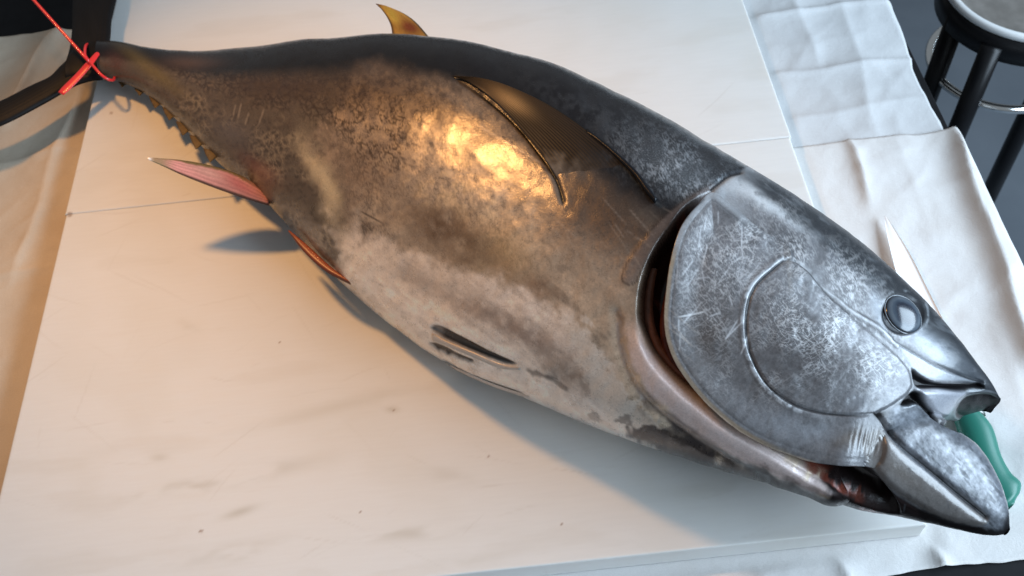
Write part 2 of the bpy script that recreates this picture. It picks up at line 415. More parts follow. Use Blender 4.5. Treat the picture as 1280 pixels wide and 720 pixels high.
V, F = tube_vf([(SX + (SR - .022) * math.cos(a), SY + (SR - .022) * math.sin(a), SZ - .17) for a in np.linspace(0, 2 * math.pi, 60)], .008, 12, caps=False); mesh_obj('foot_ring', V, F, M_CHR, st)
P = unp(1226, 30, SZ - .004)
V, F = tube_vf([(P[0] - .0, P[1], P[2] - .004), (P[0], P[1], P[2] + .003)], .004, 12); mesh_obj('rivet', V, F, mat('brass', (.75, .42, .12), .25, 1.0), st)

# ------------------------------------------------------------------ the tuna: stations along the body, (dorsal x,y, ventral x,y, half thickness, dorsal height, ventral height)
BODY = [(-0.5385,0.4778,-0.5312,0.4136,0.0200,0.0323,0.0319),(-0.5116,0.4695,-0.5007,0.3978,0.0212,0.0335,0.0327),(-0.4691,0.4479,-0.4685,0.3721,0.0230,0.0359,0.0343),(-0.4247,0.4274,-0.4340,0.3330,0.0264,0.0413,0.0380),(-0.3778,0.4077,-0.3986,0.2840,0.0328,0.0490,0.0426),(-0.3271,0.3866,-0.3617,0.2298,0.0425,0.0609,0.0492),(-0.2751,0.3625,-0.3235,0.1807,0.0547,0.0743,0.0540),(-0.2212,0.3425,-0.2849,0.1359,0.0681,0.0882,0.0562),(-0.1688,0.3182,-0.2490,0.0854,0.0815,0.1005,0.0546),(-0.1164,0.2999,-0.2137,0.0365,0.0939,0.1101,0.0504),(-0.0667,0.2737,-0.1770,-0.0117,0.1045,0.1190,0.0487),(-0.0185,0.2450,-0.1376,-0.0567,0.1129,0.1269,0.0518),(0.0271,0.2140,-0.0971,-0.1005,0.1188,0.1314,0.0583),(0.0712,0.1820,-0.0552,-0.1405,0.1221,0.1342,0.0687),(0.1123,0.1452,-0.0120,-0.1730,0.1232,0.1351,0.0801),(0.1518,0.1090,0.0293,-0.2041,0.1224,0.1340,0.0896),(0.1893,0.0721,0.0686,-0.2335,0.1201,0.1320,0.0963),(0.2238,0.0326,0.1070,-0.2575,0.1165,0.1292,0.1000),(0.2589,0.0006,0.1423,-0.2757,0.1118,0.1249,0.1007),(0.2917,-0.0312,0.1765,-0.2931,0.1059,0.1203,0.1005),(0.3222,-0.0623,0.2087,-0.3096,0.0986,0.1154,0.1000),(0.3498,-0.0936,0.2390,-0.3238,0.0897,0.1107,0.0994),(0.3740,-0.1267,0.2665,-0.3381,0.0792,0.1063,0.0986),(0.3947,-0.1624,0.3047,-0.3238,0.0672,0.1023,0.0974),(0.4113,-0.2037,0.3494,-0.2922,0.0541,0.0988,0.0958),(0.4194,-0.2271,0.3874,-0.2685,0.0406,0.0958,0.0940),(0.4278,-0.2455,0.4112,-0.2631,0.0269,0.0941,0.0931),(0.4323,-0.2595,0.4306,-0.2613,0.0131,0.0926,0.0920)]
JAW = [(.2180,-.2500,.2000,-.2880,.028,.100),(.2520,-.2700,.2300,-.3140,.036,.099),(.2884,-.2880,.2600,-.3290,.043,.098),(.3234,-.2672,.2859,-.3427,.054,.096),(.3591,-.2618,.3142,-.3523,.050,.094),(.3805,-.2847,.3365,-.3605,.043,.092),
(.3971,-.3024,.3594,-.3692,.035,.090),(.4045,-.3306,.3758,-.3752,.027,.088),(.4054,-.3571,.3900,-.3779,.017,.086),(.4011,-.3752,.3992,-.3774,.008,.085)]
DORSAL = [(124, 50), (168, 55), (212, 61), (257, 62), (302, 58), (347, 53), (391, 48), (436, 44), (481, 42), (526, 44), (571, 49), (615, 58), (659, 69), (701, 83), (743, 101), (784, 120), (824, 141), (863, 164), (901, 187), (939, 210), (978, 233), (1016, 258), (1053, 284), (1089, 311), (1122, 341), (1155, 372), (1185, 405), (1213, 441), (1240, 476), (1252, 497)]
VENTRAL = [(124,96),(144,101),(162,106),(195,126),(229,159),(263,195),(285,214),(331,251),(360,284),(410,338),(440,368),(482,402),(536,441),(580,467),(627,486),(690,511),(732,530),(794,554),(857,574),(915,592),(977,611),(1030,628),(1075,636),(1125,646),(1197,662),(1256,670)]
TUNA = empty('tuna', (.02, .03, 0))
tag(TUNA, 'whole silver and bronze tuna lying on its side across the white boards', 'fish')

def loft(ST, ns, nu, nl):
    Q = crs(ST, ns); d = np.c_[Q[:, :2], Q[:, 5]]; v = np.c_[Q[:, 2:4], Q[:, -1]]; b = np.maximum(Q[:, 4], .002)
    ph = np.r_[np.linspace(0, np.pi, nu, endpoint=False), np.linspace(np.pi, 2 * np.pi, nl, endpoint=False)]
    c = (d + v) / 2; h = (d - v) / 2
    def at(p): return c[:, None] + np.cos(p)[..., None] * h[:, None] + (np.sin(p) * b[:, None])[..., None] * np.array([0, 0, 1.])
    # the two flanks carry the same markings: the far flank mirrors the near one about the back and belly lines
    hl = np.linalg.norm(h, axis=1) + 1e-9; v = c - CC
    pd = np.arctan((h * v).sum(1) / hl * b / (-v[:, 2] * hl)); g = np.tile(ph, (ns, 1))
    rel = (g - pd[:, None]) % (2 * np.pi)
    return at(g), at(pd[:, None] + np.where(rel > np.pi, 2 * np.pi - rel, rel)), ph
def grid_normals(P):
    du = np.gradient(P, axis=0); dv = np.roll(P, -1, 1) - np.roll(P, 1, 1)
    n = np.cross(dv, du); return n / (np.linalg.norm(n, axis=2)[..., None] + 1e-12)

# --- outlines of the head parts, as they lie on the flank (flank chart)
GILL = [(886,250),(868,266),(850,291),(839,328),(834,365),(832,400),(837,430),(851,459),(879,493),(911,521),(950,545),(1000,565),(1040,574),(1072,579),(1099,584),(1109,560),(1104,536),(1092,518),(1050,480),(1012,430),(992,380),(987,340),(984,310),(950,291),(915,267)]
CHEEK = [(984,326),(962,340),(944,357),(934,378),(931,410),(938,445),(958,480),(990,505),(1030,517),(1082,520),(1102,514),(1126,500),(1141,484),(1137,462),(1118,440),(1090,416),(1060,393),(1032,368),(1008,340)]
CAVITY = [(889,242),(874,249),(855,262),(838,285),(822,306),(808,334),(800,360),(797,395),(804,418),(818,447),(846,478),(880,506),(912,530),(958,557),(1008,588),(1043,607),(1062,622),(1092,634),(1125,640),(1110,612),(1090,590),(1060,560),(1000,540),(930,505),(880,460),(860,400),(862,340),(878,288),(892,256)]
MOUTH1 = [(1140,460),(1146,484),(1172,486),(1200,490),(1230,487),(1226,479),(1200,480),(1170,478),(1150,468)]
MOUTH2 = [(1195,522),(1197,508),(1208,495),(1230,491),(1251,495),(1254,508),(1240,520),(1212,528)]
GAP = [(1126,506),(1140,490),(1150,490),(1160,508),(1176,526),(1192,527),(1202,540),(1184,534),(1164,522),(1148,506),(1135,508)]
def edge_t(p):
    dd, _ = dline(p, DORSAL); dv, _ = dline(p, VENTRAL); return dd / (dd + dv + 1e-9)
SCR = []
_r = np.random.default_rng(41)
for k in range(46):                                     # scratches on the shoulder and flank
    a = np.array([_r.uniform(640, 830), _r.uniform(230, 430)]); an = math.radians(_r.normal(48, 10)); L = _r.uniform(14, 75)
    SCR.append((a, a + L * np.array([math.cos(an), math.sin(an)]), _r.uniform(.04, .18), (.55, .46, .38)))
for k in range(26):
    a = np.array([_r.uniform(842, 930), _r.uniform(270, 460)]); an = math.radians(_r.normal(-62, 30)); L = _r.uniform(10, 40)
    SCR.append((a, a + L * np.array([math.cos(an), math.sin(an)]), _r.uniform(.2, .5), (.55, .57, .60)))
for k in range(24):
    a = np.array([_r.uniform(1110, 1235), _r.uniform(530, 630)]); an = math.radians(_r.normal(60, 35)); L = _r.uniform(5, 18)
    SCR.append((a, a + L * np.array([math.cos(an), math.sin(an)]), _r.uniform(.2, .5), (.08, .09, .10)))
SCR += [(np.array(a), np.array(b), w, c) for a, b, w, c in [((447, 263), (491, 284), .85, (.06, .045, .035)), ((470, 264), (474, 266), .5, (.1, .08, .06)), ((858, 496 - 40), (905, 447), .0, (.5, .5, .5)), ((846, 398), (884, 390), .7, (.6, .62, .64)),
    ((296, 130), (292, 146), .3, (.45, .38, .30)), ((303, 128), (298, 150), .3, (.45, .38, .30)), ((331, 134), (322, 160), .3, (.45, .38, .30)), ((312, 140), (306, 158), .3, (.45, .38, .30)), ((590, 152), (690, 212), .5, (.55, .45, .35)), ((540, 170), (600, 185), .25, (.55, .45, .35))]]

def paint(p, cavity=True):
    """skin colour and surface data from flank position p"""
    n = len(p); x, y = p[:, 0], p[:, 1]
    t = edge_t(p)
    w1 = fbm(p, 60, 1) - .5; w2 = fbm(p, 18, 2) - .5; w3 = fbm(p, 7, 3, 3) - .5
    w4 = fbm(p, 3.2, 4, 2) - .5
    pw = p + np.stack([fbm(p, 30, 50) - .5, fbm(p, 30, 60) - .5], 1) * 26
    pd = p + np.stack([fbm(p, 12, 51) - .5, fbm(p, 12, 61) - .5], 1) * 20 + (pw - p) * .6
    tt = t + w1 * .055 + w2 * .03
    c = np.zeros((n, 3)) + np.array([.62, .50, .38])                      # bronze flank
    frost = np.zeros(n); metal = np.full(n, .22); rough = np.full(n, .33) + w3 * .25 + w4 * .15
    c = c * (1 + (w2 * .7 + w3 * .8 + w4 * .35))[:, None]
    # golden clouds: the lamp's sheen painted into the flank colour
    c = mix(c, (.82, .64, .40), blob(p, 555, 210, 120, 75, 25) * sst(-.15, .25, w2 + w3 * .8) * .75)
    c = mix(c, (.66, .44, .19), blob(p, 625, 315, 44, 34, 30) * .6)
    rg = lambda sc, sd, an, st, a, b: sst(a, b, 1 - np.abs(2 * fbm(p, sc, sd, 2, an, st) - 1))
    cry = np.clip(rg(4.2, 33, .9, 3.6, .88, .985) * .95 + rg(4.2, 37, -.6, 3.6, .88, .985) * .95 + rg(6, 39, .2, 2.2, .92, .995) * .8 + sst(.64, .76, fbm(p, 3.6, 43, 3)) * .45, 0, 1)
    # tail third: grey brown, netted with pale lines
    tail = sst(8, -14, (x - np.interp(y, [40, 100, 190, 240, 290, 330, 380], [500, 430, 392, 402, 428, 446, 470])) + w1 * 46 + w2 * 22)
    tail2 = sst(640, 420, x + (y - 180) * .55 + w1 * 90)
    c = mix(c, (.13, .085, .055), tail2 * .72); c = mix(c, (.088, .072, .056), tail * .93)
    f1, f2 = worley(p + np.stack([fbm(p, 11, 70) - .5, fbm(p, 11, 80) - .5], 1) * 15, 8.6, 5)
    gap_ = sst(.22, .48, fbm(p, 16, 71, 3)); lines = np.maximum(sst(.26, .05, f2 - f1), sst(.10, .02, np.abs(f1 - .34)) * .7) * gap_
    nm = np.clip(tail2 * 1.15, 0, 1) * sst(.13, .28, t) * sst(150, 235, x); nm = np.maximum(nm, .42 * sst(760, 560, x) * sst(150, 235, x) * sst(.15, .26, t) * sst(.72, .58, t))
    low = sst(.42, .60, t + w2 * .15) * sst(470, 400, x)
    c = mix(c, (.040, .028, .021), lines * nm * (1 - low) * .95); c = mix(c, (.24, .195, .135), lines * nm * low * .85 * sst(.30, .58, fbm(p, 30, 73, 3)))
    c = mix(c, (.030, .023, .020), sst(.45, .15, f1) * nm * low * .5); c = mix(c, (.19, .135, .09), sst(.35, .1, f1) * nm * (1 - low) * .30)
    metal = metal * (1 - tail * .75)
    # belly: silvery pink
    bl = sdpoly(pd, [(418,262),(440,278),(470,300),(520,318),(580,338),(625,350),(668,372),(712,395),(742,440),(778,492),(800,545),(790,600),(600,560),(500,470),(455,395),(428,345),(436,325),(424,290)])
    bw = sst(-15, 11, bl + w3 * 12 + w2 * 8) * sst(.0, .35, blob(p, 430, 270, 34, 60, 0) * -1 + 1)
    c = mix(c, np.array([.90, .80, .72]), bw * .92); metal = metal * (1 - .45 * bw)
    ws = fbm(p, 4.5, 150, 3, .62, 4) - .5; c = c * (1 + bw * (w2 * .3 + w3 * .4 + ws * .5))[:, None]
    c = mix(c, (.74, .62, .40), blob(pw, 402, 225, 13, 44, -22) * .8)
    c = mix(c, (.84, .74, .62), blob(p, 455, 310, 60, 40, 30) * .35 * sst(-.1, .2, w2))
    # dark clouds on belly
    for (cx, cy, rx, ry, dg, k, col) in [(455, 215, 44, 24, 15, .55, (.24, .165, .11)), (545, 285, 62, 30, 28, .95, (.135, .088, .055)), (590, 300, 40, 22, 28, .5, (.15, .10, .06)), (600, 322, 48, 20, 25, .6, (.15, .10, .06)), (672, 356, 32, 17, 22, .72, (.21, .115, .06)), (512, 345, 30, 16, 20, .42, (.19, .14, .11)), (612, 392, 85, 17, 24, .7, (.235, .165, .125)),
            (668, 425, 74, 17, 27, .7, (.225, .16, .13)), (718, 474, 34, 22, 30, .8, (.15, .11, .09)), (690, 460, 18, 9, 30, .6, (.10, .08, .07)), (765, 400, 42, 95, -20, .6, (.40, .29, .20)), (755, 265, 70, 62, 0, .85, (.115, .075, .052)), (805, 290, 36, 60, 20, .7, (.13, .09, .068)), (700, 300, 60, 40, 30, .28, (.33, .22, .14)), (360, 250, 30, 40, 0, .2, (.12, .09, .07))]:
        c = mix(c, col, blob(pd, cx, cy, rx, ry, dg) * k * 1.05 * sst(-.5, .3, w2 + w3 * .6 + .12))
    # ragged pale peeled patches
    pe = sdpoly(pd, [(708,410),(730,408),(745,440),(772,480),(800,510),(838,548),(800,550),(760,520),(735,480)])
    c = mix(c, (.74, .66, .58), sst(-3, 3, pe + w3 * 26) * .72)
    for k, (cx, cy, r) in enumerate([(720, 418, 13), (742, 446, 12), (700, 396, 8), (770, 482, 14), (735, 400, 6), (690, 500, 8), (726, 520, 9), (662, 405, 6)]):
        c = mix(c, (.74, .66, .58), sst(.1, .3, blob(pd, cx, cy, r, r * .7, 40) + w3 * .7 - .25) * .7)
    for (cx, cy, rx, ry, dg, k) in [(845, 558, 60, 15, 20, .9), (810, 545, 25, 10, 15, .7), (780, 520, 12, 5, 25, .7), (745, 525, 12, 4, 20, .6), (720, 530, 18, 5, 10, .5), (690, 470, 8, 4, 20, .7), (880, 520 + 35, 60, 14, 24, .8)]:
        c = mix(c, (.065, .052, .048), sst(.22, .5, blob(pd, cx, cy, rx, ry, dg) + w3 * .45) * k)
    c = mix(c, (.145, .098, .068), np.clip(blob(p, 750, 250, 62, 62, 30) * 1.1, 0, .85)); c = mix(c, (.22, .15, .105), blob(pd, 800, 350, 34, 60, 10) * .5)
    c = mix(c, (.10, .075, .06), sst(.62, .8, fbm(p, 13, 140, 3, .7, 2.5)) * sst(640, 720, x) * (1 - bw) * .5)
    # back: blue black
    lim = np.interp(x, [120, 200, 330, 480, 600, 700, 780, 850, 900, 960], [.45, .36, .24, .17, .18, .235, .29, .33, .36, .12])
    bk = sst(.12, -.07, tt - lim)
    c = mix(c, (.009, .009, .011), bk); metal = metal * (1 - bk * .8); rough = rough - bk * .13 ; frost = frost * 1
    c = mix(c, (.050, .034, .026), sst(.22, 0., np.abs(tt - lim - .06)) * (1 - bk) * sst(250, 330, x) * sst(900, 830, x) * np.interp(x, [300, 520, 640], [.92, .88, .72]))
    sh = blob(p, 850, 215, 70, 28, 30)                                        # pale bloom on the shoulder
    c = mix(c, (.06, .068, .076), sh * .9); c = mix(c, (.36, .40, .44), sh * cry * sst(.3, .6, fbm(p, 24, 94, 3)) * .75); frost = np.maximum(frost, sh * .8)
    c = mix(c, (.036, .040, .046), blob(p, 770, 160, 110, 18, 29) * .7 * sst(-.3, .2, w3 + w2))
    # tail root: olive keel
    c = mix(c, (.14, .105, .035), blob(p, 195, 92, 48, 9, 38) * .8); c = mix(c, (.10, .045, .035), blob(p, 145, 78, 14, 10, 30) * .7)
    c = mix(c, (.12, .10, .065), blob(p, 225, 150, 40, 9, 42) * .6); c = mix(c, (.16, .07, .06), blob(p, 320, 208, 26, 10, 35) * .6); c = mix(c, (.12, .11, .115), blob(p, 290, 165, 28, 18, 20) * .7)
    c = mix(c, (.10, .062, .045), blob(p, 235, 78, 35, 9, 0) * .6)
    # pectoral groove, its shadow gap painted dark
    dl, q = dline(p, [(568,98),(600,118),(640,152),(672,190),(694,222),(704,252)], 30); c = mix(c, (.010, .009, .008), sst(3.2, 1.2, dl) * sst(0, .25, q))
    # pelvic fins folded in their grooves
    g1 = sdpoly(p, [(538,410),(548,407),(575,420),(610,438),(640,452),(646,456),(630,455),(590,440),(555,424)])
    c = mix(c, (.024, .020, .019), sst(-2.2, 2.2, g1) * sst(534, 556, x)); c = mix(c, (.07, .06, .055), sst(-2, 2, g1) * sst(560, 536, x))
    g2 = sdpoly(p, [(537,427),(550,430),(570,440),(592,450),(588,453),(560,444),(540,433)]); c = mix(c, (.03, .025, .023), sst(-1.5, 2, g2 + w3 * 5))
    gw = sdpoly(p, [(540,414),(560,428),(600,447),(650,462),(690,470),(680,462),(640,450)]) ; c = mix(c, (.66, .60, .54), sst(-4, 3, gw) * (1 - sst(-1, 1, g1)) * .6)
    dl, q = dline(p, [(556,454),(585,470),(620,485),(650,494)], 20); c = mix(c, (.07, .05, .05), sst(2.6, .8, dl) * sst(0, .2, q) * sst(1, .7, q))
    dl, q = dline(p, [(660,463),(690,474),(708,486)], 20); c = mix(c, (.06, .05, .045), sst(5, 1, dl + w3 * 4) * .75)
    # ---------------- head
    hd = sst(-2, 3, sdpoly(p, [(925,214),(906,224),(887,237),(880,255),(850,290),(834,350),(830,400),(840,445),(880,495),(950,546),(1035,578),(1085,625),(1140,662),(1260,692),(1290,620),(1270,480),(1200,400),(1100,310),(1000,240),(950,205)], 80))
    hc = np.zeros((n, 3)) + np.array([.175, .178, .190]); hm = np.full(n, .08); hr = np.full(n, .38); hf = np.zeros(n)
    hc = hc * (1 + w2 * .25 + w3 * .5 + w4 * .5)[:, None]
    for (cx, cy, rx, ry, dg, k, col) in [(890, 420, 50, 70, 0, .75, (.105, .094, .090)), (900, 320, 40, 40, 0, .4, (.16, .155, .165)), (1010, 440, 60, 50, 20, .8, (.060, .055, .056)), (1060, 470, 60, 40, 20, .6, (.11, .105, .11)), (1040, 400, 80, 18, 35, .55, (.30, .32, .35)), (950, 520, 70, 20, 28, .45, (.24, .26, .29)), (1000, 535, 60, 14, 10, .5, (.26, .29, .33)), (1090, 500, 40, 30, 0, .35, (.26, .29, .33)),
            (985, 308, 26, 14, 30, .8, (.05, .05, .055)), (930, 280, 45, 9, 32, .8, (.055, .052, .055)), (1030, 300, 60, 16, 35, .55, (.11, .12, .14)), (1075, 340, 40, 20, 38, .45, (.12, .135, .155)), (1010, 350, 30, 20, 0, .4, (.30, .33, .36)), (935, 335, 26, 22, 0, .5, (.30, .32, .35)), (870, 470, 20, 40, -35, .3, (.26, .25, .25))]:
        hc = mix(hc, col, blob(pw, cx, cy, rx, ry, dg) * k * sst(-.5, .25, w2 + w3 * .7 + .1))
    # nape band, its cool glare painted pale, and dark crown
    nb = blob(p, 955, 253, 62, 13, 34); dn_, qn = dline(p, [(912,231),(935,238),(965,254),(1000,277),(1040,306)], 24); hc = mix(hc, (.74, .79, .83), sst(17, 5, dn_ + w2 * 10) * sst(1.0, .45, qn) * sst(-.45, .0, w3 + w2 * .5) * .95)
    dd, q = dline(p, DORSAL[18:]); hc = mix(hc, (.030, .034, .040), sst(34, 17, dd + w2 * 9 - sst(.10, .45, q) * 6 + sst(.2, 0, q) * 9) * .97)
    hc = mix(hc, (.17, .19, .21), sst(.52, .8, fbm(p, 6, 77, 3, .6, 4)) * sst(32, 20, dd) * .5)
    # crystals
    fm = np.zeros(n)
    for (cx, cy, rx, ry, dg, k) in [(900, 330, 60, 60, 0, .8), (940, 310, 50, 36, 30, .8), (1015, 330, 60, 30, 35, 1.), (1060, 350, 50, 26, 38, .9), (990, 400, 50, 60, 0, .85), (1040, 410, 60, 40, 30, .95), (960, 440, 30, 60, 0, .5), (1080, 455, 50, 40, 0, .55), (880, 400, 40, 60, 0, .55), (960, 260, 60, 20, 34, .5), (1030, 470, 60, 40, 0, .5), (920, 470, 60, 40, 30, .3)]:
        fm = np.maximum(fm, blob(p, cx, cy, rx, ry, dg) * k)
    fm = fm * sst(.22, .70, fbm(p, 30, 90, 3) + .06)
    hc = mix(hc, (.80, .82, .84), cry * fm * .72); hc = mix(hc, (.045, .045, .05), sst(.60, .78, fbm(p, 4, 95, 3, .3, 3)) * fm * .45)
    hf = fm
    # brow line, cheek ridge, cover rim
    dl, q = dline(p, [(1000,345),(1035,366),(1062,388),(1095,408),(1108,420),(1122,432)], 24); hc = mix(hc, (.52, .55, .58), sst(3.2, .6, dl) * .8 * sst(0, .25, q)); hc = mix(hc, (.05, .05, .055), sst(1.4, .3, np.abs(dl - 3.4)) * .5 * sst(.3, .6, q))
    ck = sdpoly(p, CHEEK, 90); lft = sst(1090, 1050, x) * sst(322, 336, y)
    hc = mix(hc, (.50, .54, .58), sst(-7.5, -5.0, ck) * sst(-.8, -2, ck) * lft * sst(1040, 985, x) * .75 * sst(-.25, .15, w3 + w2 + .05)); hc = mix(hc, (.012, .012, .014), sst(-1.8, -.4, ck) * sst(2.4, .8, ck) * lft * .7)  # edge highlight and groove shade of the cheek ridge painted in
    gl = sdpoly(p, GILL, 120); le = sst(935, 900, x - (y - 480) * 1.3) 
    hc = mix(hc, (.36, .29, .21), sst(6.5, 3.0, gl) * sst(-4, 1, gl) * sst(300, 330, y) * sst(1000, 940, x) * .95); hc = mix(hc, (.40, .43, .46), sst(12, 3, gl) * sst(330, 300, y) * sst(960, 900, x) * .75)
    hc = mix(hc, (.04, .04, .045), sst(1.4, .4, np.abs(gl - 8.5)) * sst(1000, 930, x) * .35)
    # mouth side: lips, jaws
    fl_ = sdpoly(p, [(1145,487),(1178,485),(1208,489),(1197,504),(1184,522),(1166,518),(1155,503)]); hc = mix(hc, (.40, .42, .47), sst(-1, 3, fl_) * .9)
    mx = sdpoly(p, [(1135,450),(1142,462),(1170,475),(1205,477),(1226,476),(1195,466),(1160,450),(1128,428),(1118,424)]); hc = mix(hc, (.34, .37, .41), sst(-1, 3, mx) * .8)
    dl, q = dline(p, [(1118,424),(1145,440),(1170,455),(1205,471),(1228,479)], 24); hc = mix(hc, (.02, .02, .024), sst(2.0, .5, dl) * .9)
    hc = mix(hc, (.36, .41, .47), blob(p, 1165, 432, 34, 12, 38) * .8); hc = mix(hc, (.06, .07, .085), blob(p, 1205, 455, 36, 8, 42) * .7); hc = mix(hc, (.30, .34, .39), blob(p, 1098, 388, 8, 26, -15) * .7)  # white-blue reflection below the eye painted into the skin
    dn = sdpoly(p, [(1108,518),(1128,504),(1152,505),(1170,523),(1192,532),(1210,542),(1232,570),(1250,600),(1263,642),(1259,669),(1232,662),(1208,630),(1160,592),(1121,557)], 70)
    hc = mix(hc, (.165, .185, .215), sst(-1, 4, dn) * .85); hc = hc * (1 + sst(0, 4, dn) * (w3 * .7 + w2 * .4 + w4 * .5))[:, None]
    wj = fbm(p, 4, 111, 3, .95, 5) - .5; hc = hc * (1 + sst(0, 4, np.maximum(dn, ms if False else dn)) * wj * .8)[:, None]; hc = mix(hc, (.05, .055, .065), sst(.60, .72, fbm(p, 4, 101, 3, .8, 4)) * sst(0, 6, dn) * .65)
    ms = sdpoly(p, [(1098,536),(1121,557),(1160,592),(1210,631),(1236,650),(1226,657),(1185,651),(1148,633),(1112,610),(1090,586),(1078,570),(1076,548)], 70)
    hc = mix(hc, (.215, .205, .20), sst(-1, 3, ms) * .95); hc = mix(hc, (.17, .15, .135), blob(p, 1125, 590, 34, 9, 40) * .7 * sst(-1, 3, ms)); hc = mix(hc, (.13, .105, .085), blob(p, 1062, 545, 22, 9, -20) * .75); hc = mix(hc, (.28, .265, .25), blob(p, 1098, 545, 9, 15, 20) * .6)
    wr = .5 + .5 * np.sin((x - 1060) * .95 + (y - 545) * .25); hc = mix(hc, (.42, .40, .38), blob(p, 1085, 552, 20, 12, 0) * wr * .5)
    dl, q = dline(p, [(1092,517),(1104,530),(1128,558),(1165,590),(1205,625),(1232,648)], 30); hc = mix(hc, (.03, .03, .034), sst(2.6, .8, dl) * .85)
    hc = mix(hc, (.02, .018, .018), blob(p, 1101, 518, 9, 6, -20))
    # undersides of jaw and throat: black, wet
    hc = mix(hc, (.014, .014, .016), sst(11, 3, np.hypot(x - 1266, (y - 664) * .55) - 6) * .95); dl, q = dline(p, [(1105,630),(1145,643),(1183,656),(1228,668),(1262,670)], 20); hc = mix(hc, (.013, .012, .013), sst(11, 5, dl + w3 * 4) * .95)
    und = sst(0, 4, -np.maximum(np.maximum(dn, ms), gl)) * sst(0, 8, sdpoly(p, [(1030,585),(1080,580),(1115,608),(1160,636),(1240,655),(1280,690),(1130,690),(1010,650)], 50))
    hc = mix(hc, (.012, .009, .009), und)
    hc = hc * np.array([.76, .75, .745]); c = c * (1 - hd)[:, None] + hc * hd[:, None]; metal = metal * (1 - hd) + hm * hd; rough = rough * (1 - hd) + hr * hd; frost = np.maximum(frost, hf * hd)
    # shoulder girdle behind the gill slit
    bd, q = dline(p, [(786,372),(794,420),(815,465),(860,512),(915,550),(970,582),(1010,602),(1036,612)], 50)
    wdt = np.interp(q, [0, .2, .5, .8, 1], [9, 20, 27, 22, 8])
    nog = sst(3, -2, gl)
    c = mix(c, (.86, .72, .70), sst(wdt, wdt * .45, bd + w2 * 12 + w3 * 8) * nog * sst(.04, .2, q) * .95); rough = rough + .12 * sst(24, 10, bd)
    d2, q2 = dline(p, [(772,390),(778,440),(800,490),(845,530),(905,566),(965,598),(1010,620)], 50); c = mix(c, (.060, .050, .052), sst(12, 3, d2 + w2 * 12) * sst(.15, .5, q2) * .75 * nog); c = mix(c, (.30, .30, .33), sst(6, 2, d2) * sst(.5, .2, q2) * .6 * sst(-.2, .15, w3))
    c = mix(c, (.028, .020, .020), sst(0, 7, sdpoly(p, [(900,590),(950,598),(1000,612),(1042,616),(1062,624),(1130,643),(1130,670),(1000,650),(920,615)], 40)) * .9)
    d3, q3 = dline(p, [(893,240),(865,256),(835,280),(812,306),(795,330),(787,346)], 30); c = mix(c, (.15, .12, .11), sst(11, 6, d3) * (1 - hd) * .6); c = mix(c, (.03, .022, .02), sst(1.6, .5, np.abs(d3 - 10)) * (1 - hd) * .6)
    dl, q = dline(p, [(926,215),(908,222),(889,237)], 12); c = mix(c, (.015, .015, .017), sst(2.6, .8, dl))
    dv_, qv = dline(p, [(800,556),(857,575),(915,593),(977,612),(1030,629)], 20); c = mix(c, (.042, .034, .033), sst(26, 10, dv_ + w2 * 26) * sst(.06, .3, qv + w2 * .2) * nog * .92)  # dark shading along the lower edge painted into the skin
    # cavity: raw and dark red
    cv = sdpoly(p, CAVITY, 100)
    rawn = fbm(p, 14, 120, 3, .8, 3)
    raw = np.zeros((n, 3)) + np.array([.022, .008, .006]); raw = mix(raw, (.11, .026, .015), sst(.5, .75, rawn) * sst(1000, 900, x)); raw = mix(raw, (.34, .10, .05), blob(p, 925, 526, 22, 5, 38) * .9); raw = mix(raw, (.16, .085, .055), blob(p, 797, 385, 7, 40, 0)); raw = mix(raw, (.30, .075, .05), blob(p, 1020, 592, 40, 2.5, 36) * .35 + blob(p, 880, 488, 34, 3, 45) * .6); raw = mix(raw, (.20, .12, .10), blob(p, 1065, 582, 20, 3, 8) * .6)
    cw = sst(-1.5, 3, cv) * (1.0 if cavity else 0.0); c = mix(c, raw, cw); metal = metal * (1 - cw); rough = rough * (1 - cw) + .22 * cw; frost = frost * (1 - cw)
    th = sdpoly(p, [(1022,598),(1048,596),(1075,592),(1096,594),(1114,614),(1150,638),(1140,656),(1080,650),(1030,640),(1000,628),(1020,622),(1040,616)], 50)
    tw = sst(-1, 4, th) * sst(3, 0, gl); c = mix(c, np.array([.012, .008, .008])[None] * (1 + 1.2 * sst(.5, .8, fbm(p, 5, 130, 4, .55, 5)))[:, None], tw)
    for L, wd, colr in (([(1000,583),(1030,600),(1060,620),(1085,632)], 2.0, (.15, .036, .022)), ([(1014,570),(1045,578),(1070,580),(1088,592)], 2.2, (.11, .06, .05)), ([(1050,600),(1080,618),(1105,630)], 4.5, (.10, .095, .095)), ([(1068,634),(1105,643),(1130,646)], 2, (.22, .06, .045))):
        dl, q = dline(p, L, 20); c = mix(c, colr, sst(wd, wd * .3, dl + w3 * 4) * .85 * sst(0, .15, q) * sst(1, .8, q) * (sst(3, 0, gl)))
    for P_ in (MOUTH1, MOUTH2, GAP):
        s_ = sst(-1, 2, sdpoly(p, P_)); c = mix(c, (.008, .007, .008), s_); frost = frost * (1 - s_)  # shade in the mouth gaps painted black, together with the dark lip
    dl, q = dline(p, [(1198,500),(1212,492),(1235,491),(1250,496)], 12); c = mix(c, (.20, .22, .24), sst(2.2, .6, np.abs(dl - 2)) * .5)
    d_, _ = dline(p, DORSAL[27:]); c = mix(c, (.02, .022, .026), sst(9, 4, d_) * .6)
    ey = np.hypot((x - 1129) / 1.06, y - 393); c = mix(c, (.020, .022, .026), sst(27, 24.5, ey)); c = mix(c, (.40, .44, .48), sst(2.2, .5, np.abs(ey - 29 - w2 * 4)) * .4 * sst(-.1, .15, w3))
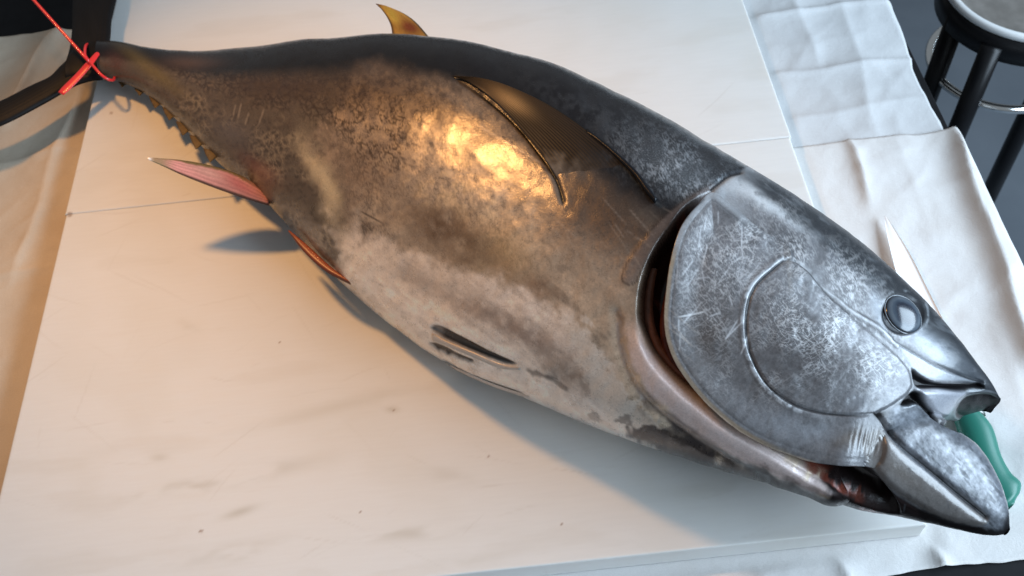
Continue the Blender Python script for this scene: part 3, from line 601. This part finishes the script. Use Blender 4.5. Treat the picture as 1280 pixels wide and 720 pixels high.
    for a, b, w, col in SCR:
        m_ = (x > min(a[0], b[0]) - 3) & (x < max(a[0], b[0]) + 3) & (y > min(a[1], b[1]) - 3) & (y < max(a[1], b[1]) + 3)
        if m_.any() and w > 0:
            d_, q = dline(p[m_], [a, b]); c[m_] = mix(c[m_], col, sst(1.5, .4, d_) * w * sst(0, .2, q) * sst(1, .8, q) * (1 - cw[m_]))
    return np.clip(c, .003, .9), np.stack([np.clip(frost, 0, 1), np.clip(metal, 0, 1), np.clip(rough, .12, .8)], 1)

def relief(p):
    """height of the skin above the smooth body, metres"""
    x, y = p[:, 0], p[:, 1]
    ig = np.maximum(sdpoly(p, GILL, 100), sdpoly(p, CHEEK, 70))
    h = (fbm(p, 70, 200, 3) - .5) * .0035 * sst(980, 880, x) + (fbm(p, 16, 210, 3) - .5) * .0008 - .003 * sst(0, 7, ig)
    cv = sdpoly(p, CAVITY, 100); h = h * (1 - sst(-4, 4, cv)) - .024 * sst(-3, 9, cv) - .006 * sst(6, 22, cv)
    bd, q = dline(p, [(794,400),(815,455),(860,505),(915,545),(970,578),(1010,600),(1036,612)], 40); h += .0045 * np.exp(-(bd / 17) ** 2) * sst(-3, -8, cv) * sst(0, .1, q)
    d2, _ = dline(p, [(770,390),(776,440),(798,490),(843,533),(903,570),(960,602)], 40); h -= .0022 * np.exp(-(d2 / 6) ** 2)
    d3, _ = dline(p, [(893,240),(865,256),(835,280),(812,306),(795,330),(787,346)], 30); h += .0009 * sst(16, 4, d3) * sst(0, -5, cv)
    for P_, dp in ((MOUTH1, .007), (MOUTH2, .003), (GAP, .010)): h -= dp * sst(-1, 5, sdpoly(p, P_)) * sst(1252, 1238, x)
    for L, dp, w in (([(1118,424),(1145,440),(1170,455),(1205,471),(1228,479)], .0018, 2.5), ([(1092,517),(1104,530),(1128,558),(1165,590),(1205,625),(1232,648)], .004, 3.5), ([(926,215),(908,222),(889,237)], .0025, 3), ([(568,98),(600,118),(640,152),(672,190),(694,222),(704,252)], .0015, 3),
                     ([(1000,345),(1035,366),(1062,388),(1095,408),(1122,432)], -.0012, 3), ([(556,454),(585,470),(620,485),(650,494)], .002, 3)):
        dl, _ = dline(p, L, 24); h -= dp * np.exp(-(dl / w) ** 2)
    fl_ = sdpoly(p, [(1145,487),(1178,485),(1208,489),(1197,504),(1184,522),(1166,518),(1155,503)]); h += .003 * sst(0, 8, fl_)
    g1 = sdpoly(p, [(538,410),(548,407),(575,420),(610,438),(640,452),(646,456),(630,455),(590,440),(555,424)]); h -= .003 * sst(-2, 4, g1)
    g2 = sdpoly(p, [(537,427),(550,430),(570,440),(592,450),(588,453),(560,444),(540,433)]); h -= .002 * sst(-1, 3, g2)
    nb = blob(p, 955, 253, 62, 12, 34); h += .002 * nb
    ms = sdpoly(p, [(1098,536),(1121,557),(1160,592),(1210,631),(1236,650),(1226,657),(1185,651),(1148,633),(1112,610),(1090,586),(1078,570),(1076,548)], 70); h += .0035 * sst(-3, 11, ms) * sst(1070, 1112, x)
    ey = np.hypot((x - 1129) / 1.06, y - 393); h -= .0022 * sst(26, 22, ey)
    return h

def skin_part(name, ST, ns, nu, nl):
    P, Pm, ph = loft(ST, ns, nu, nl)
    def cap(A):
        m0, m1 = A[:1].mean(1, keepdims=True), A[-1:].mean(1, keepdims=True); k = -max(3, ns // 40)
        u = m1 - A[k:k + 1].mean(1, keepdims=True); u = u / np.linalg.norm(u)
        return np.concatenate([*[m0 + (A[:1] - m0) * f for f in (.03, .5, .85)], A, *[m1 + (A[-1:] - m1) * f + u * .0022 * math.sqrt(1 - f * f) for f in (.97, .88, .7, .4, .03)]])
    P = cap(P); Pm = cap(Pm); ns = len(P); N = grid_normals(P); c0 = P.mean(1, keepdims=True)
    N = N * np.sign(((P - c0) * N).sum(2).mean())
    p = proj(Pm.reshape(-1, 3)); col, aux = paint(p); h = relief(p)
    V = P.reshape(-1, 3) + N.reshape(-1, 3) * h[:, None]; nc = len(ph)
    V[:, 2] = np.maximum(V[:, 2], .0012)
    F = gridf(ns, nc, True)
    ends = np.array([P[0].mean(0), P[-1].mean(0)]); k = len(V); V = np.vstack([V, ends])
    a = np.arange(nc); b = np.roll(a, -1)
    F = np.vstack([F, np.stack([np.full(nc, k), b, a, a], -1)[:0]])
    col = np.vstack([col, col[[0, -1]]]); aux = np.vstack([aux, aux[[0, -1]]])
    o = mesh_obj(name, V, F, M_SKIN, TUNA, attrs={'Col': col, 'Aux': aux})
    return o, P
def bvh_of(P):
    nr, nc = P.shape[:2]
    return P.reshape(-1, 3), gridf(nr, nc, True)
body, _ = skin_part('body', BODY, 900, 260, 70)
jaw, _ = skin_part('lower_jaw', JAW, 340, 170, 50)
# smooth helper surface (data only) on which the plates and fins are laid
A_, _, _ = loft(BODY, 300, 110, 60); B_, _, _ = loft(JAW, 80, 60, 30)
va, fa = bvh_of(A_); vb, fb = bvh_of(B_)
BV = BVHTree.FromPolygons([tuple(v) for v in np.vstack([va, vb])], [tuple(f) for f in np.vstack([fa, fb + len(va)])])
CCV = Vector(CC)
def on_skin(p):
    D = pdir(p[:, 0], p[:, 1]); out = np.zeros((len(p), 3)); nn = np.zeros((len(p), 3)); ok = np.zeros(len(p), bool)
    for i in range(len(p)):
        d = Vector(D[i]).normalized(); loc, no, _, _ = BV.ray_cast(CCV, d)
        if loc is None:
            loc, no, _, _ = BV.find_nearest(CCV + d * 1.05)
        if no.dot(d) > 0: no = -no
        out[i] = loc; nn[i] = no
    return out, nn
def plate(name, outline, hfun, n=700, m=110, parent=None, mtl=None, center=None):
    """a bony plate lying on the head: polar grid inside the outline, its edge turned down to the skin"""
    B = closed(outline, n); c = B.mean(0) if center is None else np.array(center, float)
    r = np.r_[np.linspace(.0004, 1, m - 3), 1.0, 1.0, .985][:, None, None]
    p = (c + (B - c) * r).reshape(-1, 2)
    # coarse rays, then bilinear over the polar grid keeps this quick
    rs = 4; rc = np.r_[np.arange(0, m, rs), m - 1]; cc = np.arange(0, n, rs)
    pg = p.reshape(m, n, 2); P0, N0 = on_skin(pg[rc][:, cc].reshape(-1, 2))
    def up(A):
        A = A.reshape(len(rc), len(cc), 3); A = np.concatenate([A, A[:, :1]], 1)
        fi = np.interp(np.arange(m), rc, np.arange(len(rc))); i0 = np.clip(fi.astype(int), 0, len(rc) - 2); ti = (fi - i0)[:, None, None]
        fj = np.arange(n) / rs; j0 = np.clip(fj.astype(int), 0, len(cc) - 1); tj = (fj - j0)[None, :, None]
        R = lambda i, j: A[i][:, j]
        return ((R(i0, j0) * (1 - tj) + R(i0, j0 + 1) * tj) * (1 - ti) + (R(i0 + 1, j0) * (1 - tj) + R(i0 + 1, j0 + 1) * tj) * ti).reshape(-1, 3)
    # keep exact chart rays: distance along the ray is interpolated, not the point itself
    PI = up(P0); dist = ((PI - CC) @ CW); D = pdir(p[:, 0], p[:, 1]); S = CC + D * (dist / (D @ CW))[:, None]
    N = up(N0); N /= np.linalg.norm(N, axis=1)[:, None]
    h = hfun(p)
    drop = np.zeros((m, n)); drop[-4] = -.0002; drop[-3] = -.0008; drop[-2] = -.0035; drop[-1] = -.009
    h = h + drop.ravel()
    col, aux = paint(p, False)
    return mesh_obj(name, S + N * h[:, None], gridf(m, n, True)[:, ::-1], mtl or M_SKIN, parent or TUNA, attrs={'Col': col, 'Aux': aux})
def gill_h(p):
    x, y = p[:, 0], p[:, 1]; d = sdpoly(p, GILL, 120); back = sst(980, 880, x - (y - 480).clip(0) * 2.2)
    ck = sdpoly(p, CHEEK, 90)
    fr_ = sst(1100, 1046, x)
    return .0006 * (1 - fr_) + .0004 * np.sin((x - 1060) * .95 + (y - 545) * .25) * blob(p, 1085, 552, 18, 14, 0) + fr_ * (.0022 + .0065 * back * sst(40, 0, d) + .0028 * back + .0007 * np.exp(-((ck + 4.5) / 3.6) ** 2) * sst(1040, 990, x) - .002 * sst(-2, 1, ck) + (fbm(p, 30, 230, 3) - .5) * .0016 - .0003 * np.exp(-((d - 8.5) / 2) ** 2) + .0003 * np.sin((x - 1060) * .95 + (y - 545) * .25) * blob(p, 1085, 552, 20, 12, 0))
gill = plate('gill_cover', GILL, gill_h, 900, 150)
def cheek_h(p):
    x, y = p[:, 0], p[:, 1]; d = sdpoly(p, CHEEK, 90)
    lf = sst(1105, 1020, x + .5 * (360 - y).clip(0)); return .0010 + lf * .0018 + .0016 * sst(0, 60, d) + (fbm(p, 24, 240, 3) - .5) * .0018 - .0012 * sst(5, 0, d)
cheek = plate('cheek_plate', CHEEK, cheek_h, 700, 120)
# raw gill arches seen inside the slit
for k, (ln, off, colr) in enumerate([([(846,330),(834,370),(828,410),(836,450),(866,488)], .004, (.06, .016, .010)), ([(815,330),(808,365),(808,405),(822,442),(850,474),(890,506)], .006, (.12, .05, .032)), ([(884,488),(915,515),(945,537),(975,557),(1000,572)], .004, (.33, .085, .045))]):
    L = arc(ln, 40); S, N = on_skin(L); S = S - N * .015
    V, F = tube_vf(S, .0035 + .0012 * np.sin(np.linspace(0, math.pi, 40)), 10)
    nn = len(V); cc_ = np.array(colr) * (.6 + .8 * fbm(V[:, :2] * 1, .004, 300 + k, 3))[:, None]
    mesh_obj('gill_arch', V, F, M_FIN, TUNA, attrs={'Col': cc_, 'Aux': np.tile([0., 0., .2], (nn, 1))})

# --- eye
S, N = on_skin(np.array([(1129., 393.)])); c_, n_ = S[0], N[0]; n_ = n_ / np.linalg.norm(n_)
n_ = n_ * .8 + (-CW) * .2; n_ /= np.linalg.norm(n_)
ax1 = np.cross([0, 0, 1.], n_); ax1 /= np.linalg.norm(ax1); ax2 = np.cross(n_, ax1)
def dome(R, hgt, base, k=72, m=30, rmax=1.0):
    r = np.linspace(0.01, rmax, m); a = np.linspace(0, 2 * np.pi, k, endpoint=False)
    rr = np.repeat(r, k); aa = np.tile(a, m)
    V = c_ + n_ * base + R * (rr * np.cos(aa))[:, None] * ax1 + R * (rr * np.sin(aa))[:, None] * ax2 + n_ * (hgt * np.sqrt(np.clip(1 - rr ** 2, 0, 1)))[:, None]
    return V, gridf(m, k, True), rr, aa
ER = .0186
V, F, rr, aa = dome(ER, .0058, -.0008)
q = np.stack([rr * np.cos(aa), rr * np.sin(aa)], 1); ns_ = fbm(q, .3, 400, 4)
c = np.tile(np.array([.055, .074, .098]), (len(rr), 1)); c = mix(c, (.006, .010, .022), sst(.78, .42, np.hypot(q[:, 0] + .05, q[:, 1]) + (ns_ - .5) * .2)); c = mix(c, (.11, .13, .15), sst(.12, .02, np.abs(rr - .80)) * .6 * ns_ * 1.6); c = mix(c, (.01, .01, .012), sst(.9, .98, rr))
eye = mesh_obj('eye', V, F[:, ::-1], M_EYE, TUNA, attrs={'Col': c})
a = np.linspace(0, 2 * np.pi, 90)
ring = c_ + n_ * -.0004 + (ER * 1.02) * (np.cos(a)[:, None] * ax1 + np.sin(a)[:, None] * ax2)
V, F = tube_vf(ring, .0008, 12, caps=False); 
mesh_obj('eye_ring', V, F, M_SKIN, eye, attrs={'Col': np.tile([.09, .10, .115], (len(V), 1)), 'Aux': np.tile([.0, .1, .25], (len(V), 1))})

# --- fins
def fin(name, eA, eB, n, m, place, th, colf, parent=None, ray=0.0, nray=14, mtl=None, fade=1.0):
    """a thin fin lofted between two edges; place(p) lifts the chart points into space and gives the fin's own normal"""
    A = arc(eA, n); B = arc(eB, n); t = np.linspace(0, 1, m)
    p = (A[:, None] * (1 - t)[None, :, None] + B[:, None] * t[None, :, None])
    S, N = place(p.reshape(-1, 2), n, m)
    prof = (np.sqrt(np.clip(1 - (2 * t - 1) ** 2, 0, 1)) * .9 + .1)[None, :] * np.interp(np.linspace(0, 1, n), [0, .1, 1], [.25, .6, 1])[:, None]
    fd = sst(.9, .55, np.linspace(0, 1, n))[:, None] if fade < 1 else np.ones((n, 1)); prof = prof * (fade + (1 - fade) * fd)
    rays = (np.sin(t * nray * 2 * np.pi)[None, :] * ray) * fd
    up_ = S + N * (prof * th / 2 + rays).reshape(-1, 1); dn_ = S - N * (prof * th / 2).reshape(-1, 1)
    V = np.vstack([up_, dn_]); k = n * m
    f = gridf(n, m); i = np.arange(n - 1); j = np.arange(m - 1)
    e = [np.stack([i * m, (i + 1) * m, k + (i + 1) * m, k + i * m], -1), np.stack([(i + 1) * m + m - 1, i * m + m - 1, k + i * m + m - 1, k + (i + 1) * m + m - 1], -1),
         np.stack([j + 1, j, k + j, k + j + 1], -1), np.stack([(n - 1) * m + j, (n - 1) * m + j + 1, k + (n - 1) * m + j + 1, k + (n - 1) * m + j], -1)]
    F = np.vstack([f, f[:, ::-1] + k] + e)
    U = np.repeat(np.linspace(0, 1, n), m); W = np.tile(t, n)
    col, aux = colf(p.reshape(-1, 2), U, W)
    return mesh_obj(name, V, F, mtl or M_FIN, parent or TUNA, attrs={'Col': np.vstack([col, col]), 'Aux': np.vstack([aux, aux])})
UPZ = np.array([0, 0, 1.])
def flat_at(z, tilt=0.0, cx=0.0):
    def f(p, n, m):
        S = unp(p[:, 0], p[:, 1], z + tilt * (p[:, 0] - cx)); return S, np.tile(UPZ, (len(p), 1))
    return f
def skin_at(off):
    def f(p, n, m):
        S, N = on_skin(p); U = np.repeat(np.linspace(0, 1, n), m); W = np.tile(np.linspace(0, 1, m), n)
        return S + N * off(U, W)[:, None], N
    return f
auxc = lambda n, fr=0., me=.1, ro=.3: np.tile([fr, me, ro], (n, 1))
# tail fin: two lobes and the root between them, black
def black(p, U, W):
    c = np.tile([.0045, .004, .0042], (len(p), 1)) * (.6 + .9 * fbm(p, 9, 500, 3, 1.2, 4))[:, None]; return c, auxc(len(p), 0, 0, .55)
ZC = .032
tf = fin('tail_fin', [(128,50),(112,50),(100,58),(92,70)], [(128,100),(116,100),(100,100),(84,104)], 30, 20, flat_at(ZC), .030, black, mtl=M_BFIN)
fin('upper_lobe', [(108,-140),(97,-60),(91,0),(90,40),(86,66),(78,88)], [(185,-150),(158,-70),(146,-5),(140,18),(138,45),(134,80)], 60, 26, flat_at(ZC), .016, black, tf, .0004, 9, M_BFIN)
fin('lower_lobe', [(-150,192),(-60,152),(0,128),(38,109),(62,98),(74,86),(90,70)], [(-140,200),(-60,176),(0,157),(58,127),(88,109),(106,102),(126,98)], 60, 26, flat_at(ZC), .016, black, tf, .0004, 9, M_BFIN)
# second dorsal fin
def yellow(p, U, W):
    c = np.tile([.36, .20, .035], (len(p), 1)); c = mix(c, (.13, .035, .012), blob(p, 512, 36, 18, 10, 20) * 1.1); c = mix(c, (.45, .33, .05), blob(p, 490, 20, 14, 5, 55) * .8)
    c = mix(c, (.02, .014, .01), np.maximum(sst(.10, .02, W), sst(.88, .97, W)) * .9); c = mix(c, (.05, .03, .015), sst(.2, .0, U) * .8); c = c * (.75 + .5 * fbm(p, 4, 510, 3, .7, 6))[:, None]
    return c, auxc(len(p), 0, .05, .3)
fin('second_dorsal_fin', [(470,5),(477,12),(484,22),(489,34),(491,52)], [(470,5),(486,9),(505,17),(521,29),(541,52)], 36, 20, flat_at(.104), .006, yellow, None, .0003, 7)
# anal fin
def pink(p, U, W):
    c = np.tile([.46, .21, .19], (len(p), 1)) * (.75 + .5 * fbm(p, 5, 520, 3, .42, 6))[:, None]; c = c * (.72 + .5 * np.abs(np.sin(W * 16 + 1.5 * fbm(p, 20, 521, 2))))[:, None]; c = mix(c, (.55, .33, .28), blob(p, 265, 218, 30, 6, 20) * .6); c = mix(c, (.40, .09, .10), blob(p, 300, 232, 26, 7, 30) * .6)
    c = mix(c, (.12, .095, .03), sst(.26, .10, W + (fbm(p, 9, 522, 2) - .5) * .2) * sst(.98, .7, U) * .95); c = mix(c, (.05, .03, .02), np.maximum(sst(.86, .95, W), sst(.03, .0, W)) * .9); c = mix(c, (.22, .19, .10), sst(.25, .1, U) * .8); c = mix(c, (.7, .68, .66), sst(.05, .02, U))
    return c, auxc(len(p), 0, 0, .35)
fin('anal_fin', [(184,197),(200,198),(225,200),(255,205),(285,213),(310,224),(336,244)], [(184,199),(200,206),(228,219),(258,231),(288,242),(312,250),(336,257)], 50, 18, flat_at(.060, -.00036, 330), .006, pink, None, .0003, 8)
def red_(p, U, W):
    c = np.tile([.30, .085, .045], (len(p), 1)) * (.7 + .6 * fbm(p, 6, 530, 3, .7, 5))[:, None]; c = mix(c, (.05, .02, .015), sst(.6, 1, W) * .8); return c, auxc(len(p), 0, 0, .3)
fin('vent_flap', [(362,288),(385,307),(412,332),(442,356)], [(360,289),(380,315),(408,340),(442,357)], 30, 8, flat_at(.057), .007, red_)
# finlets along the lower edge of the tail stalk
fb_ = arc([(148,100),(170,111),(192,127),(212,146),(234,169),(258,192)], 7)
for k, (x, y) in enumerate(fb_):
    x += 3; y -= 4; q_ = .95 + .03 * k + random.uniform(-.1, .1)
    def oliv(p, U, W):
        return np.tile([.12, .08, .035], (len(p), 1)) * (.6 + .6 * fbm(p, 4, 540 + k, 2))[:, None], auxc(len(p), 0, 0, .5)
    fin('finlet', [(x + 1, y + 14 * q_), (x - 1, y + 10 * q_), (x - 4, y + 5), (x - 7, y - 3)], [(x + 2, y + 14.3 * q_), (x + 6 * q_, y + 11 * q_), (x + 10 * q_, y + 8), (x + 13 * q_, y + 4)], 14, 8, flat_at(.020 + .006 * k), .002, oliv)
# pectoral fin folded along the flank
def pec(p, U, W):
    f = fbm(p, 7, 550, 3, .72, 9); c = np.tile([.009, .0065, .005], (len(p), 1)) * (.5 + 1.0 * f)[:, None]
    ry = .5 + .5 * np.sin(W * 19 * 2 * np.pi + f * 3); c = mix(c, (.20, .115, .05), ry * sst(.05, .35, U) * .08 * (1 - np.abs(W - .55)))
    c = mix(c, (.50, .30, .12), (blob(p, 640, 130, 26, 9, 32) + blob(p, 598, 117, 12, 4, 25)) * .65 * (.45 + .55 * ry)); c = mix(c, (.13, .082, .055), sst(.75, 1, U) * .85); c = mix(c, (.007, .007, .008), np.maximum(sst(.05, .015, W), sst(.95, .985, W)) * sst(1, .85, U))  # gold lamp highlights near the tip painted into the fin colour
    cs, _ = paint(p); k_ = sst(.66, .92, U + (fbm(p, 14, 577, 3) - .5) * .3)[:, None]; c = c * (1 - k_) + cs * k_
    return c, np.stack([0 * W, 0 * (1 - k_[:, 0]), 48e-2 + 0 * k_[:, 0]], 1)
PL = [(566,97),(588,106),(622,132),(655,168),(682,202),(698,230),(706,254)]; PU = [(566,97),(600,100),(640,112),(690,136),(740,170),(788,212),(822,254)]
fin('pectoral_fin', PL, PU, 130, 110, skin_at(lambda U, W: .0022 * sst(1.0, .75, U) - .0090 * sst(.72, 1, U) + .0014 * sst(.0, .2, U) * sst(1, .7, U) * (.4 + .6 * (np.abs(W - .5) * 2) ** 3)),   .0026, pec, None, .00012, 19, None, .1)
dk = lambda p, U, W: (np.tile([.012, .013, .016], (len(p), 1)), auxc(len(p), 0, .2, .25))
fin('pectoral_spine', [(735,164),(765,188),(795,216),(812,238),(821,252)], [(732,168),(761,192),(790,220),(806,242),(818,256)], 40, 8, skin_at(lambda U, W: .0035 + 0 * U), .006, dk)
# pelvic fins
pale = lambda p, U, W: (np.tile([.56, .50, .45], (len(p), 1)) * (.8 + .4 * fbm(p, 4, 560, 3, .45, 6))[:, None], auxc(len(p), 0, .15, .35))
fin('pelvic_fin', [(540,416),(560,427),(590,440),(625,455),(650,459)], [(541,425),(560,433),(590,446),(625,461),(650,463)], 40, 10, skin_at(lambda U, W: .0008 - .0018 * U), .003, pale, None, .0002, 4)
fin('pelvic_fin', [(556,452),(580,463),(610,477),(640,488),(662,494)], [(556,455),(580,468),(610,482),(640,493),(662,497)], 40, 8, skin_at(lambda U, W: .001 - .0018 * U), .003, pale, None, .0002, 3)

# ------------------------------------------------------------------ red tie round the tail
M_RED = mat('red_plastic', (.72, .028, .030), .32, coat=.3)
st_ = empty('red_tie', tuple(unp(100, 82, .0))); tag(st_, 'red plastic tie knotted round the tail root with its cord pulled away', 'cord')
P0 = unp(112, 78, .058); P1 = unp(42, 0, .10)
V, F = tube_vf(np.linspace(P0, P0 + (P1 - P0) * 2.2, 24), .0021, 12); mesh_obj('cord', V, F, M_RED, st_)
pth = np.array([unp(*q, z) for q, z in [((124, 64), .050), ((112, 79), .052), ((98, 95), .049), ((76, 117), .045)]])
pth = arc(pth, 30); V, F = tube_vf(pth, np.interp(np.linspace(0, 1, 30), [0, .1, .4, .9, 1], [.003, .0045, .0062, .0066, .0055]), 12, True, .28); mesh_obj('strap', V, F, M_RED, st_)
lp = [unp(*q, z) for q, z in [((108, 72), .058), ((117, 83), .058), ((127, 94), .054), ((137, 100), .046), ((143, 98), .034), ((140, 84), .012), ((126, 66), .010), ((116, 56), .022), ((108, 56), .044), ((106, 66), .056)]]
V, F = tube_vf(closed(np.array(lp), 70)[np.r_[0:70, 0]], .0019, 10, caps=False); mesh_obj('loop', V, F, M_RED, st_)

# ------------------------------------------------------------------ knife beside the head
kn = empty('knife', tuple(unp(1200, 430, ZT))); tag(kn, 'knife with green handle lying beside and under the fish head', 'knife')
zk = ZT + .012
L_ = np.array([(1105,271),(1107,284),(1113,312),(1124,352),(1143,400),(1180,455),(1200,500)], float); R_ = np.array([(1107,271),(1119,289),(1139,322),(1165,374),(1190,424),(1215,478),(1232,520)], float)
nL = 40; LA = arc(L_, nL); RA = arc(R_, nL); tt_ = np.linspace(0, 1, 7)
G = LA[:, None] * (1 - tt_)[None, :, None] + RA[:, None] * tt_[None, :, None]
Sg = unp(G[..., 0].ravel(), G[..., 1].ravel(), zk); thk = np.tile(.0004 + .0010 * np.minimum(tt_, .6) / .6, nL)
V = np.vstack([Sg + UPZ * thk[:, None], Sg - UPZ * thk[:, None]]); f = gridf(nL, 7); F = np.vstack([f[:, ::-1], f + nL * 7])
i = np.arange(nL - 1); F = np.vstack([F, np.stack([i * 7, (i + 1) * 7, 280 + (i + 1) * 7, 280 + i * 7], -1), np.stack([i * 7 + 6, 280 + i * 7 + 6, 280 + (i + 1) * 7 + 6, (i + 1) * 7 + 6], -1)])
mesh_obj('blade', V, F, mat('polished_steel', (.95, .95, .95), .30, .0, .3), kn)
hL = np.array([(1186,505),(1198,540),(1210,575),(1222,605),(1240,634),(1258,640)], float); hR = np.array([(1222,515),(1240,535),(1251,570),(1263,592),(1276,606),(1270,628)], float)
M_GRN = mat('green_plastic', (.014, .150, .110), .38)
nH = 40; LA = arc(hL, nH); RA = arc(hR, nH); ph = np.linspace(0, 2 * np.pi, 24, endpoint=False); mid = (LA + RA) / 2; hw = (RA - LA) / 2
V = []
for i in range(nH):
    cen = unp(mid[i, 0], mid[i, 1], zk + .003); hv = unp(*(mid[i] + hw[i]), zk + .003) - cen; e = np.interp(i, [0, 2, nH - 4, nH - 1], [.9, 1, 1, .5])
    V.append(cen + np.cos(ph)[:, None] * hv * e + np.sin(ph)[:, None] * UPZ * .011 * e)
V = np.concatenate(V); F = [tuple(f) for f in gridf(nH, 24, True)] + [tuple(range(24)), tuple((nH - 1) * 24 + np.arange(23, -1, -1))]
mesh_obj('handle', V, F, M_GRN, kn)
